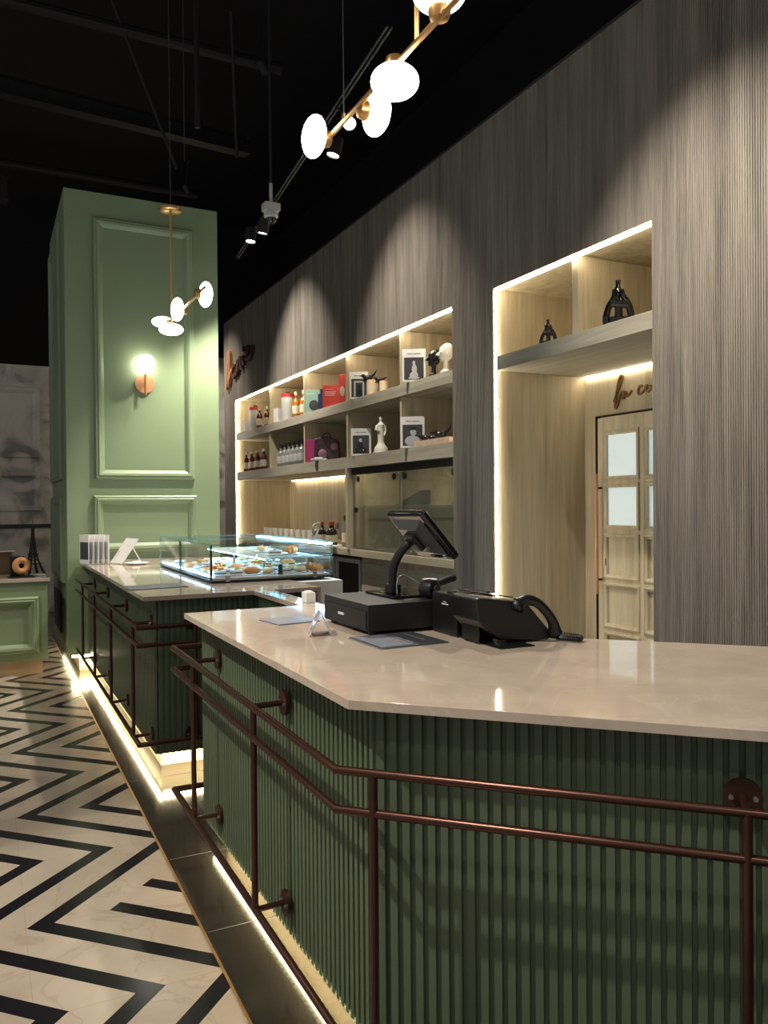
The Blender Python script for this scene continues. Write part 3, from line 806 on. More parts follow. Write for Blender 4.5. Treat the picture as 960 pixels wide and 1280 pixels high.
for s_ in (-1, 1):
    b._add([(-ww, s_*dd, 0), (ww, s_*dd, 0), (ww, s_*.002, hh), (-ww, s_*.002, hh), (-ww, s_*(dd-.003), 0), (ww, s_*(dd-.003), 0), (ww, s_*.0005, hh-.002), (-ww, s_*.0005, hh-.002)],
           [(0, 1, 2, 3), (7, 6, 5, 4), (0, 4, 5, 1), (1, 5, 6, 2), (2, 6, 7, 3), (3, 7, 4, 0)])
b.build('acrylic_sheet', M['acrylic'], tw, smooth=False)
b = MB()
for x in (-ww, ww): b.tube([(x, -dd, .0015), (x, 0, hh), (x, dd, .0015)], .0016, 6)
b.build('sheet_edge', M['lgrey'], tw)
b = MB(); b._add([(-ww+.004, -dd+.006, .004), (ww-.004, -dd+.006, .004), (ww-.004, -.004, hh-.008), (-ww+.004, -.004, hh-.008)], [(0, 1, 2, 3)])
b._add([(-ww+.004, -dd+.0066, .004), (ww-.004, -dd+.0066, .004), (ww-.004, -.0034, hh-.008), (-ww+.004, -.0034, hh-.008)], [(3, 2, 1, 0)])
b.build('insert_card', M['lgrey'], tw, smooth=False)

# cash drawer
cd = thing('cash_drawer', 'black metal cash drawer on the near counter', 'cash drawer', (1.29, 2.53, Z1))
bx0, bx1, by0, by1 = -.182, .182, -.185, .19
b = MB(); b.box(bx0, by0, .012, bx1, by1, .101, .003); b.build('body', M['blackmetal'], cd)
for (x, y) in ((bx0+.03, by0+.03), (bx1-.03, by0+.03), (bx0+.03, by1-.03), (bx1-.03, by1-.03)):
    MB().cyl((x, y, 0), (x, y, .012), .015, n=12).build('foot', M['black'], cd)
MB().box(bx0-.004, by0+.01, .018, bx0-.0005, by1-.01, .078, .001).build('drawer_front', M['blackmetal'], cd)
MB().box(bx0-.006, .0, .046, bx0-.0042, .05, .055, .0005).build('badge', M['lgrey'], cd)
# POS terminal
ps = thing('pos_terminal', 'black touch screen terminal on a curved arm atop the cash drawer', 'terminal', (1.345, 2.55, Z1+.1015))
MB().box(-.095, -.11, 0, .095, .12, .010, .003).build('base_plate', M['black_gloss'], ps)
ax_, ay_ = -.05, -.02
b = MB(); b.box(ax_-.022, ay_-.024, .010, ax_+.022, ay_+.024, .045, .006); b.build('arm_socket', M['black'], ps)
arm = smooth_path([(ax_, ay_, .04), (ax_-.002, ay_-.005, .09), (ax_+.010, ay_-.02, .14), (ax_+.035, ay_-.045, .185), (ax_+.075, ay_-.075, .218)], 6)
MB().tube(arm, .0165, 14).build('arm', M['black'], ps)
sn = Vector((.755, 0, .656)); su_ = Vector((0, 1, 0)); sv = Vector((-.656, 0, .755))     # normal, along, up the slope
scx = Vector((1.365, 2.445, 1.216)) - Vector(ps.location)
Tscr = Matrix((( su_.x, sv.x, sn.x, scx.x), (su_.y, sv.y, sn.y, scx.y), (su_.z, sv.z, sn.z, scx.z), (0, 0, 0, 1)))
b = MB(); b.box(-.128, -.104, -.012, .128, .104, .018, .009, T=Tscr, seg=3); scr = b.build('screen_housing', M['black_gloss'], ps)
b = MB(); b._add([(-.105, -.082, -.0122), (.105, -.082, -.0122), (.105, .082, -.0122), (-.105, .082, -.0122), (-.06, -.05, -.032), (.06, -.05, -.032), (.06, .05, -.032), (-.06, .05, -.032)],
                 [(0, 1, 2, 3), (7, 6, 5, 4), (0, 4, 5, 1), (1, 5, 6, 2), (2, 6, 7, 3), (3, 7, 4, 0)], 0, Tscr)
b.build('rear_cover', mat('glossy_grey', (74, 74, 76), .12, var=.1, coat=.5), scr, smooth=False)
MB().box(-.112, -.088, .0181, .112, .088, .0188, T=Tscr).build('display', M['black_gloss'], scr)
b = MB(); b.box(-.035, -.035, -.05, .035, .035, -.030, .006, T=Tscr); b.build('mount', M['black'], scr)
cb = smooth_path([(ax_-.01, ay_-.05, .012), (ax_+.0, ay_-.035, .06), (ax_+.03, ay_-.03, .075), (ax_+.09, ay_-.05, .04), (ax_+.14, ay_-.06, .012)], 6)
MB().tube(cb, .0018, 6).build('cable', M['grey'], ps)
# printer + scanner
pr = thing('receipt_printer', 'black receipt printer box right of the cash drawer', 'printer', (1.415, 2.260, Z1))
MB().box(-.072, -.08, 0, .072, .078, .135, .006).build('body', M['black'], pr)
MB().box(-.060, -.07, .1352, .065, .0, .140, .002).build('lid', M['black_gloss'], pr)
b = MB(); b.box(-.0735, -.03, .098, -.0722, .01, .102); b.box(-.0735, -.02, .106, -.0722, .0, .108); b.build('badge', M['lgrey'], pr)
bs = thing('barcode_scanner', 'black handheld scanner resting on top of the printer box', 'scanner', (1.405, 2.415, Z1+.1015), .35)
b = MB(); b.lathe([(.018, -.03), (.030, -.024), (.034, 0), (.030, .024), (.018, .03)], 20, T=Matrix.Translation((-.035, 0, .034)) @ Matrix.Rotation(PI/2, 4, 'X')); b.build('head', M['black'], bs)
b = MB(); b.tube(smooth_path([(-.03, 0, .045), (.02, 0, .05), (.07, 0, .058), (.10, 0, .062)], 4), [.016]*4*0 or .013, 12); b.build('grip', M['black'], bs)
b = MB(); b.cyl((-.035, -.0345, .034), (-.035, -.030, .034), .013, n=16); b.build('lens_window', M['darkgrey'], bs)
pr2 = MB(); pr2.lathe([(.006, 0), (.028, 0), (.028, .055), (.006, .055)], 24); o = pr2.build('paper_roll', M['paper'], loc=(1.44, 2.52, Z1+.1015)); tag(o, 'white paper roll standing behind the handheld scanner', 'paper roll')
# phone
ph = thing('desk_phone', 'black desk phone with corded handset on the near counter', 'phone', (1.445, 2.085, Z1), -.03)
ph.scale = (.84, 1, 1)
prof = [(-.155, .075), (-.165, .140), (-.150, .147), (.03, .126), (.06, .116), (.166, .020), (.164, .008), (.15, .003), (.10, .004), (.03, .010), (-.06, .012), (-.12, .045)]
Tp = Matrix(((1, 0, 0, 0), (0, 0, -1, 0), (0, 1, 0, 0), (0, 0, 0, 1)))
b = MB(); b.prism(prof, -.075, .083, T=Tp, bev=.006); b.build('body', M['black'], ph)
b = MB(); b.box(-.115, -.15, 0, .03, .078, .0035, .001); b.build('foot_plate', M['black'], ph)
b = MB(); b.prism([(-.13, .004), (-.125, .004), (-.125, .040), (-.13, .060)], -.05, .05, T=Tp); b.build('stand', M['black'], ph)
b = MB(); b.box(-.15, -.05, .0, .02, .05, .003, .001, T=Matrix.Translation((0, -.0, .146)) @ Matrix.Rotation(math.radians(7.8), 4, 'Y') @ Matrix.Translation((0, 0, -.008))); b.build('display', M['black_gloss'], ph)
b = MB()
for i in range(4):
    for j in range(3):
        x = .068+i*.021; b.box(x-.007, -.03+j*.024-.008, 0, x+.007, -.03+j*.024+.008, .006, .001, T=Matrix.Translation((0, 0, .1715-.0)) @ Matrix.Translation((x, 0, -(x)*.877)) @ Matrix.Rotation(math.radians(41), 4, 'Y') @ Matrix.Translation((-x, 0, -.012)))
b.build('keypad', M['darkgrey'], ph)
hp = smooth_path([(.01, -.088, .116), (.045, -.094, .131), (.085, -.096, .122), (.125, -.096, .094), (.158, -.094, .058), (.172, -.090, .024)], 5)
hr = []
N = len(hp)
for i in range(N):
    t = i/(N-1); hr.append(.016+.010*(abs(2*t-1)**3))
b = MB(); b.tube(hp, hr, 14); hs = b.build('handset', M['black'], ph)
MB().ell((.012, -.086, .116), (.027, .020, .020)).build('ear_cap', M['black'], hs)
MB().ell((.166, -.088, .026), (.022, .020, .022)).build('mouth_cap', M['black'], hs)
b = MB(); b.box(-.15, -.0775, .112, -.03, -.0745, .130, .001); b.build('side_strip', M['grey'], ph)
pts = []
base = smooth_path([(.172, -.098, .0115), (.186, -.125, .0115), (.208, -.155, .0115), (.236, -.145, .0115), (.228, -.105, .0115), (.195, -.065, .0115)], 40)
nb_ = len(base)
for i, p_ in enumerate(base):
    a = i*1.05; t = (base[min(i+1, nb_-1)]-base[max(i-1, 0)]).normalized(); n1 = Vector((-t.y, t.x, 0))
    pts.append(p_+n1*.0075*math.cos(a)+Vector((0, 0, .0075*math.sin(a))))
b = MB(); b.tube(pts, .0026, 6); b.build('coiled_cord', M['black'], ph)
nbx = thing('napkin_box', 'small white box on the stone strip between the counters', 'box', (1.27, 3.30, Z1))
MB().box(-.022, -.03, 0, .022, .03, .045, .002).build('body', M['white'], nbx)
MB().box(-.014, -.02, .0452, .014, .02, .05, .001).build('napkins', M['paper'], nbx)

# card stands on far counter
cs = thing('card_rack', 'white leaflets standing upright in a rack at the far counter end', 'leaflet rack', (.725, 6.35, Z1), -.10)
MB().box(-.09, -.06, 0, .09, .05, .006, .001).build('base', M['acrylic'], cs)
for i in range(5):
    x = -.07+i*.032
    T = Matrix.Translation((x, -.01*i*.3, .0065)) @ Matrix.Rotation(math.radians(-58+4*i), 4, 'Z')
    o = MB().box(-.06, -.0025, 0, .06, .0025, .215, .0005, T=T).build('leaflet', M['paper'], cs)
    MB().box(-.052, -.0032, .03, .052, -.0027, .16, T=T).build('photo', M['darkgrey'] if i == 0 else M['lgrey'], o)
ls = thing('leaning_leaflet', 'white leaflet leaning back on a wire prop', 'leaflet', (.90, 6.28, Z1))
b = MB(); q = [(-.06, .09, .006), (0, -.09, .006), (.12, -.09, .19), (.06, .09, .19)]; o_ = Vector((.004, .001, -.002))
vv = [Vector(v) for v in q] + [Vector(v)+o_ for v in q]
b._add(vv, [(0, 1, 2, 3), (7, 6, 5, 4), (0, 4, 5, 1), (1, 5, 6, 2), (2, 6, 7, 3), (3, 7, 4, 0)]); b.build('sheet', M['paper'], ls, smooth=False)
MB().tube([(.15, -.02, .008), (.088, -.0, .13)], .003, 8).build('prop', M['white'], ls)
MB().box(-.06, -.03, 0, .14, .03, .004, .001).build('base', M['acrylic'], ls)
pw = thing('white_dish', 'low white dish with napkins near the pastry case back corner', 'dish', (1.0, 6.15, Z1))
MB().lathe([(.05, 0), (.085, .008), (.09, .014), (.084, .012), (.001, .005)], 28).build('dish', M['white'], pw)
MB().box(-.03, -.02, .008, .02, .02, .026, .003).build('napkins', M['paper'], pw)

# things on left counter
ZL = .7665
bxo = thing('display_box', 'beige open display box on the left counter', 'box', (.06, 7.24, ZL), .1)
b = MB(); b.box(-.13, -.10, 0, .13, .10, .012); b.box(-.13, -.10, .012, -.118, .10, .2); b.box(.118, -.10, .012, .13, .10, .2); b.box(-.118, .088, .012, .118, .10, .2); b.build('box', M['beigebox'], bxo)
MB().box(-.14, -.105, .2005, .14, .11, .208, .001).build('lid', M['paper'], bxo)
rg = thing('ring_stand', 'round tan wooden ring on a black stand on left counter', 'ornament', (.245, 6.99, ZL), .25)
MB().box(-.09, -.05, 0, .09, .06, .012, .003).build('base', M['black'], rg)
MB().box(-.075, .028, .012, .03, .045, .17, .003).build('back_board', M['black'], rg)
b = MB(); a = [(.045*math.cos(2*PI*i/28), 0, .095+.045*math.sin(2*PI*i/28)) for i in range(28)]
b.tube(a, .026, 12, closed=True); b.build('ring', M['tan'], rg)
MB().cyl((0, 0, .012), (0, 0, .03), .014, n=14).build('ring_support', M['black'], rg)
ef = thing('tower_figurine', 'small dark lattice tower figurine on the left counter', 'figurine', (.345, 7.28, ZL+.006), .4)
def leg_curve(z): return .062*math.exp(-z*7.5)+.003
b = MB()
for sx in (-1, 1):
    for sy in (-1, 1):
        b.tube([(sx*leg_curve(z), sy*leg_curve(z), z) for z in (0, .03, .06, .1, .14, .2, .26, .32, .38)], [.012, .011, .010, .008, .007, .006, .005, .004, .003], 6)
b.build('legs', M['iron'], ef)
b = MB(); b.box(-.052, -.052, .078, .052, .052, .086); b.box(-.033, -.033, .158, .033, .033, .165); b.box(-.012, -.012, .37, .012, .012, .385); b.cyl((0, 0, .385), (0, 0, .455), .004, .001, 8); b.build('platforms', M['iron'], ef)
b = MB()
for k in range(9):
    z0, z1 = .1+k*.03, .13+k*.03
    for s_ in (-1, 1):
        a0, a1 = leg_curve(z0), leg_curve(z1)
        for (p, q_) in (((-a0, s_*a0, z0), (a1, s_*a1, z1)), ((a0, s_*a0, z0), (-a1, s_*a1, z1)), ((s_*a0, -a0, z0), (s_*a1, a1, z1)), ((s_*a0, a0, z0), (s_*a1, -a1, z1))): b.cyl(p, q_, .0022, n=5)
b.build('lattice', M['iron'], ef)
o = MB().box(-.05, -.04, 0, .05, .04, .012, .002).build('paper_stack', M['paper'], loc=(.375, 7.14, ZL), rotz=.3); tag(o, 'white paper stack beside the tower figurine on left counter', 'paper')

# ================================================================== SHELF CONTENTS
T1 = S1[1]+.0008; T2 = S2[1]+.0008; TB = .8158
def rgbm(name, rgb, rough=.4, **k): return mat(name, rgb, rough, **k)
c_red = rgbm('red_cap', (196, 62, 56)); c_can = rgbm('grey_tin', (176, 176, 172), .3); c_amber = rgbm('amber_liquor', (176, 108, 34), .12, coat=.5)
c_wine = rgbm('dark_red_syrup', (96, 28, 26), .12, coat=.5); c_label = rgbm('cream_label', (226, 214, 190)); c_smoke = rgbm('grey_bottle', (120, 122, 118), .15, coat=.5)
c_teal = rgbm('teal_cover', (150, 184, 168)); c_blue = rgbm('navy_cover', (38, 54, 92)); c_coral = rgbm('coral_cover', (222, 84, 76)); c_pink = rgbm('pink_cover', (190, 62, 120))
c_plum = rgbm('plum_print', (78, 50, 64), .35, var=.5, vscale=22); c_candle = rgbm('peach_candle', (236, 204, 160), .5); c_dk = rgbm('dark_ceramic', (34, 29, 28), .25); c_plast = rgbm('white_plaster', (226, 220, 208), .6)
c_stone = rgbm('pinkish_stone', (200, 170, 146), .6, var=.15, vscale=20)
XS = 3.84
def canister(label, y, h):
    t = thing('tin_canister', label, 'canister', (XS+.02, y, T1))
    MB().lathe([(.085, 0), (.09, .006), (.09, h*.82), (.086, h*.84)], 24).build('tin', c_can, t)
    MB().lathe([(.091, h*.80), (.093, h*.84), (.09, h*.93), (.05, h*.95), (.001, h*.95)], 24).build('lid', c_red, t)
    MB().lathe([(.03, h*.95), (.03, h*1.0), (.001, h*1.0)], 14).build('knob', c_dk, t)
canister('grey tin canister with red lid on upper shelf, leftmost bay', 12.5, .39)
canister('grey tin canister with red lid on upper shelf, second bay', 10.95, .41)
def bottle_proto(name, body, cap, lab, h, r):
    t = thing(name, 'x', 'bottle')
    MB().lathe([(r*.9, 0), (r, .01), (r, h*.55), (r*.75, h*.66), (r*.32, h*.74), (r*.3, h*.9), (r*.3, h*.92)], 18).build('body', body, t)
    MB().lathe([(r*.40, h*.86), (r*.40, h), (.001, h)], 14).build('cap', cap, t)
    MB().lathe([(r*1.01, h*.15), (r*1.02, h*.16), (r*1.02, h*.45), (r*1.01, h*.46)], 18).build('label', lab, t)
    return t
def put(proto, loc, label, grp, first):
    if first: proto.location = loc; tag(proto, label, 'bottle', grp); return proto
    d = dup(proto, loc, 0, label); d['group'] = grp; return d
G = 'bottles on the lit shelves'
pa = bottle_proto('liquor_bottle', c_wine, c_label, c_label, .33, .05)
put(pa, (XS, 12.22, T1), 'dark red bottle beside the canister in the leftmost upper bay', G, True)
put(pa, (XS+.06, 12.02, T1), 'dark red bottle at right end of the leftmost upper bay', G, False)
pa = bottle_proto('liquor_bottle', c_amber, c_label, c_label, .36, .055)
for i, (y, dx) in enumerate(((10.70, .06), (10.55, 0), (10.36, .04))):
    put(pa, (XS+dx, y, T1), f'amber liquor bottle beside the red lidded canister, {ORD[i]} of three from the left', G, i == 0)
o = MB().box(-.05, -.05, 0, .05, .05, .16, .004).build('white_carton', M['white'], loc=(XS-.05, 12.80, T1), rotz=.3); tag(o, 'white carton at the left end of the upper shelf', 'carton')
o = MB().box(-.05, -.06, 0, .05, .06, .20, .004).build('white_carton', M['white'], loc=(XS-.03, 11.22, T1), rotz=.3); tag(o, 'white carton left of the canister in the second upper bay', 'carton')
pa = bottle_proto('small_bottle', c_wine, M['white'], c_label, .32, .045)
for i in range(7):
    put(pa, (XS-.02+.03*(i % 2), 12.88-i*.155, T2), f'small dark bottle with white cap on the lower shelf, {ORD[i]} from the left', G, i == 0)
pa = bottle_proto('grey_bottle', c_smoke, c_dk, c_can, .33, .06)
for i in range(6):
    put(pa, (XS, 11.20-i*.175, T2), f'grey bottle with black cap on the lower shelf, {ORD[i]} from the left', G, i == 0)
# facing angle of books and cards turned to the aisle
FA = math.radians(-32)
def book(name, label, x, y, z, w_, h_, d_, cover, rz=FA, marks=None, cat='book'):
    t = thing(name, label, cat, (x, y, z), rz)
    MB().box(-w_/2, 0, 0, w_/2, d_, h_, .002).build('cover', cover, t)
    MB().box(-w_/2+.004, .004, .003, w_/2+.0015, d_-.004, h_+.0012, .0).build('pages', M['paper'], t)
    if marks:
        b = MB()
        for (u0, v0, u1, v1) in marks: b.box(-w_/2+u0*w_, -.0012, v0*h_, -w_/2+u1*w_, -.0002, v1*h_)
        b.build('cover_print', M['paper'], t)
    return t
TXT = [(.12, .80, .62, .82), (.12, .68, .75, .71), (.12, .60, .70, .63), (.12, .52, .66, .55)]
t = book('art_book', 'pale teal book facing out on the upper shelf', XS+.02, 9.98, T1, .20, .31, .03, c_teal, marks=[(.1, .84, .6, .86)])
MB().ell((.02, -.003, .11), (.065, .003, .07), 16, 8).build('cover_picture', M['darkgrey'], t)
book('novel', 'navy blue book standing on the upper shelf, left of the pair', XS+.05, 9.79, T1, .05, .24, .12, c_blue)
book('novel', 'taller navy blue book on the upper shelf beside the coral book', XS+.02, 9.64, T1, .05, .28, .12, c_blue)
book('art_book', 'coral red book with pale title lines on the upper shelf', XS, 9.27, T1, .22, .28, .035, c_coral, marks=TXT)
t = book('gift_box', 'tall coral gift box against the upper shelf divider', XS, 8.93, T1, .085, .36, .12, c_coral, cat='box')
MB().ell((.0, -.003, .16), (.03, .003, .06), 14, 8).build('cover_picture', c_plast, t)
# framed photographs: white sheet, dark picture, pale figure
def photo_card(label, x, y, z, w_, h_, fig, rz=FA):
    t = thing('photo_book', label, 'book', (x, y, z), rz)
    MB().box(-w_/2, 0, 0, w_/2, .03, h_, .0015).build('cover', M['paper'], t)
    p = MB().box(-w_*.41, -.0012, h_*.07, w_*.41, -.0002, h_*.74).build('picture', M['darkgrey'], t)
    b = MB()
    T = Matrix.Translation((0, -.0022, 0))
    def el(u, v, ru, rv, mi): b.ell((u*w_, 0, v*h_), (ru*w_, .0012, rv*h_), 18, 8, mi, T)
    if fig == 'statue':
        el(0, .2, .18, .11, 0); el(.02, .38, .11, .16, 0); el(.0, .58, .06, .06, 0); el(0, .12, .24, .04, 0)
    elif fig == 'doorway':
        for (u0, u1, v0, v1) in ((-.27, -.19, .1, .6), (.19, .27, .1, .6), (-.27, .27, .6, .66)): b.box(u0*w_, -.0012, v0*h_, u1*w_, .0, v1*h_, T=T)
        el(.02, .25, .13, .17, 1); el(.02, .46, .08, .08, 1)
    elif fig == 'seated':
        el(0, .2, .30, .13, 1); el(-.05, .36, .16, .16, 1); el(-.02, .56, .08, .075, 0); el(.1, .2, .1, .05, 0)
    else:
        el(0, .22, .32, .17, 0); el(.03, .50, .13, .12, 0); el(.03, .60, .14, .06, 1)
    b.build('figure', [M['lgrey'], M['black']], p)
    b = MB()
    for k, (u0, u1) in enumerate(((-.28, -.05), (-.02, .28))): b.box(u0*w_, -.0012, h_*.84, u1*w_, -.0002, h_*.865)
    b.build('title_line', M['grey'], t)
photo_card('white photo book with arched doorway picture on upper shelf', XS-.02, 8.40, T1, .215, .31, 'doorway')
photo_card('white photo book with pale statue picture on upper shelf right', XS-.05, 7.02, T1, .235, .325, 'statue')
photo_card('white photo book with seated figure picture on lower shelf', XS-.02, 8.36, T2, .23, .31, 'seated')
photo_card('white photo book with portrait picture on lower shelf, right bay', XS-.05, 7.06, T2, .24, .31, 'bust')
photo_card('white photo book half hidden behind the divider beside pale statue', XS+.10, 7.40, T2, .16, .30, 'doorway', FA-.5)
# candles with dark bird figures
def bird(mb, T, s=1.0, up_tail=True):
    mb.ell((0, 0, .04*s), (.055*s, .03*s, .032*s), 16, 10, 0, T); mb.ell((-.052*s, 0, .062*s), (.024*s, .02*s, .02*s), 14, 8, 0, T)
    mb.tube([(-.07*s, 0, .062*s), (-.095*s, 0, .058*s)], [.008*s, .001], 8, 0, T)
    mb.tube([(.03*s, 0, .05*s), (.07*s, 0, .08*s), (.10*s, 0, .13*s)] if up_tail else [(.03*s, 0, .045*s), (.08*s, 0, .055*s), (.12*s, 0, .075*s)], [.022*s, .014*s, .005*s], 10, 0, T)
for i, (y, r, h, s) in enumerate(((8.08, .062, .17, 1.0), (7.80, .045, .12, .75))):
    t = thing('candle_jar', ['wider peach candle jar on the upper shelf', 'smaller peach candle jar on the upper shelf'][i], 'candle', (XS, y, T1))
    MB().lathe([(r*.9, 0), (r, .006), (r, h), (r*.93, h), (r*.92, h-.02), (.001, h-.022)], 22).build('jar', c_candle, t)
    MB().lathe([(r*1.01, h*.3), (r*1.012, h*.31), (r*1.012, h*.6), (r*1.01, h*.61)], 22).build('label', c_label, t)
    t = thing('bird_figure', ['black bird figure with raised tail on the wider candle', 'small black bird figure on the smaller candle'][i], 'figurine', (XS, y, T1+h-.0215 if False else T1+h+.0005), FA)
    b = MB(); b.cyl((0, 0, 0), (0, 0, .012), r*.95, n=18); bird(b, Matrix.Translation((0, 0, .004)), s, i == 0); b.build('bird', c_dk, t)
def bust(label, y, x, mt, s, rz):
    t = thing('head_sculpture', label, 'sculpture', (x, y, T1), rz)
    b = MB()
    b.lathe([(.045*s, 0), (.045*s, .012*s), (.022*s, .03*s), (.019*s, .075*s), (.026*s, .11*s)], 18)
    b.ell((.005*s, 0, .165*s), (.058*s, .05*s, .068*s)); b.ell((-.012*s, 0, .128*s), (.036*s, .034*s, .034*s))
    b.tube([(-.048*s, 0, .168*s), (-.068*s, 0, .142*s), (-.052*s, 0, .136*s)], [.006*s, .010*s, .006*s], 8)
    b.ell((-.045*s, 0, .118*s), (.010*s, .014*s, .006*s), 10, 6); b.ell((-.036*s, 0, .100*s), (.014*s, .016*s, .010*s), 10, 6)
    for sy in (-1, 1): b.ell((-.046*s, sy*.02*s, .165*s), (.008*s, .010*s, .006*s), 10, 6); b.ell((.006*s, sy*.05*s, .15*s), (.014*s, .006*s, .018*s), 10, 6)
    b.build('head', mt, t)
    b = MB(); b.ell((.018*s, 0, .18*s), (.058*s, .053*s, .062*s)); b.build('hair', mt, t)
bust('dark head sculpture on the upper shelf near the pillar', 6.66, XS-.03, c_dk, 1.08, FA+.3)
bust('white head sculpture at the right end of the upper shelf', 6.44, XS-.03, c_plast, 1.15, FA+.3)
# lower shelf
t = book('gift_box', 'magenta box with picture on the lower shelf', XS-.01, 9.94, T2, .15, .30, .06, c_pink, cat='box', marks=None)
t = thing('patterned_bag', 'dark plum patterned bag on the lower shelf', 'bag', (XS+.12, 9.72, T2), FA)
b = MB(); b.prism([(-.17, 0), (.17, 0), (.15, .27), (.02, .33), (-.16, .30)], -.05, .05, T=Tp, bev=.012, seg=3); b.build('bag', c_plum, t)
b = MB(); b.ell((.10, -.06, .20), (.05, .02, .05)); b.ell((-.05, -.055, .1), (.06, .012, .06)); b.build('flower_print', rgbm('mauve_petals', (150, 110, 130)), t)
MB().tube(smooth_path([(-.06, 0, .31), (-.05, 0, .36), (.02, 0, .37), (.05, 0, .31)], 5), .007, 8).build('handle', c_plum, t)
t = thing('soap_dish', 'low white dish in front of the plum bag', 'dish', (XS-.06, 9.55, T2), FA)
MB().box(-.10, -.05, 0, .10, .05, .03, .006).build('dish', M['white'], t)
MB().box(-.06, -.03, .0302, .05, .03, .045, .006).build('soap', M['paper'], t)
t = thing('statuette', 'slim white statue of a standing robed figure', 'statue', (XS, 7.88, T2), FA)
b = MB(); b.lathe([(.075, 0), (.078, .03), (.07, .06), (.045, .09), (.034, .12), (.036, .17), (.040, .21), (.034, .24), (.040, .275), (.044, .30), (.026, .325), (.014, .335), (.014, .345)], 20)
b.ell((0, 0, .368), (.020, .018, .026)); b.tube([(-.042, -.01, .30), (-.05, -.035, .25), (-.01, -.05, .24)], [.013, .011, .009], 8); b.tube([(.042, -.01, .30), (.052, 0, .24), (.04, -.02, .19)], [.013, .011, .009], 8)
b.build('figure', c_plast, t)
MB().cyl((0, 0, .0), (0, 0, .012), .09, n=24).build('base', c_plast, t)
t = thing('stone_slab', 'pinkish stone slab under three black birds', 'slab', (XS, 6.66, T2))
MB().box(-.07, -.33, 0, .07, .33, .055, .006).build('slab', c_stone, t)
for i, (y, s) in enumerate(((6.80, .95), (6.66, .7), (6.50, 1.1))):
    t = thing('bird_figure', f'black ceramic bird on the stone slab, {ORD[i]} of three from the left', 'figurine', (XS, y, T2+.0555), -1.2+.2*i, 'black birds on the stone slab')
    b = MB(); bird(b, Matrix.Translation((0, 0, -.006*s)), s, i == 2); b.build('bird', c_dk, t)
# the long shelves' things stand close to the front edge
for o in COL.objects:
    if o.parent is None and 'label' in o and o.location.y > 6.2 and o.location.z in (Vector((0, 0, T1)).z, Vector((0, 0, T2)).z):
        o.location.y *= .985
# recess two: black open-work vases
def vase(label, y, h, rz):
    t = thing('abstract_vase', label, 'vase', (3.88, y, 2.5328), rz)
    b = MB(); q = h/.28
    L = smooth_path([(-.03, 0, .24), (-.035, 0, .19), (-.075, 0, .13), (-.10, 0, .06), (-.095, 0, .0)], 5)
    R_ = smooth_path([(.03, 0, .24), (.04, 0, .2), (.085, 0, .14), (.105, 0, .07), (.09, 0, .0)], 5)
    Mid = smooth_path([(.0, 0, .25), (-.01, 0, .18), (.005, 0, .1), (.0, 0, .0)], 5)
    for P, r in ((L, .026), (R_, .028), (Mid, .030)):
        b.tube([(p.x*q*.78, p.y, p.z*q) for p in P], [r*q*(.6+.4*i/len(P)) for i in range(len(P))], 12)
    b.tube([(0, 0, .22*q), (0, 0, .262*q), (0, 0, .300*q)], [.034*q, .016*q, .018*q], 14)
    b.tube([(-.05*q, 0, .15*q), (0, -.01, .145*q), (.06*q, 0, .14*q)], .026*q, 10)
    b.tube([(-.06*q, 0, .033*q), (.06*q, 0, .033*q)], .033*q, 10)
    b.lathe([(.078*q, 0), (.082*q, .02*q), (.05*q, .035*q), (.02*q, .04*q)], 24)
    b.build('body', M['black_gloss'], t)
vase('small black open-work vase on the recess shelf, left bay', 4.93, .19, -.55)
vase('large black open-work vase on the recess shelf, right bay', 4.17, .29, -.55)

# back counter contents
cup = thing('glass_cup', 'x', 'cup')
MB().lathe([(.026, 0), (.028, .004), (.036, .165), (.033, .165), (.026, .012), (.001, .010)], 20).build('cup', M['white'], cup)
for i in range(15):
    y = 12.25-i*.165; lab = f'white cup in the row on the back counter, {ORD[i]} from the left'
    if i == 0: cup.location = (XS+.16, y, TB); tag(cup, lab, 'cup', 'cups on the back counter')
    else:
        d = dup(cup, (XS+.16+.02*(i % 3), y, TB), 0, lab); d['group'] = 'cups on the back counter'
for i, y in enumerate((10.75, 10.2)):
    t = thing('lidded_pot', ['white lidded pot behind the cup row, the left one', 'white lidded pot behind the cup row, the right one'][i], 'pot', (4.25, y, TB), 0, 'white pots on the back counter')
    MB().lathe([(.06, 0), (.09, .03), (.095, .10), (.08, .14), (.075, .145)], 22).build('pot', M['white'], t)
    MB().lathe([(.082, .146), (.07, .165), (.02, .18), (.018, .19), (.022, .20), (.001, .205)], 20).build('lid', M['white'], t)
for i, y in enumerate((11.0, 10.35)):
    t = thing('wall_socket', ['black wall socket above the back counter, the left one', 'black wall socket above the back counter, the right one'][i], 'socket', (XB-.001, y, 1.02), 0, 'wall sockets')
    MB().box(-.012, -.05, -.05, 0, .05, .05, .003).build('plate', M['black'], t)
    MB().cyl((-.0135, 0, 0), (-.0122, 0, 0), .03, n=16).build('socket_face', M['darkgrey'], t)
t = thing('steam_kettle', 'pale arched kettle on the back counter', 'kettle', (XS+.05, 9.72, TB), .4)
MB().lathe([(.09, 0), (.11, .02), (.105, .12), (.07, .18), (.045, .19)], 24).build('body', M['lgrey'], t)
MB().tube(smooth_path([(-.10, 0, .13), (-.10, 0, .24), (0, 0, .275), (.10, 0, .24), (.10, 0, .13)], 6), .014, 10).build('handle', M['lgrey'], t)
MB().tube([(.09, 0, .06), (.15, 0, .12), (.17, 0, .17)], [.02, .014, .01], 10).build('spout', M['lgrey'], t)
pa = bottle_proto('wine_bottle', c_dk, c_red, c_label, .30, .055)
G2 = 'bottles on the back counter'
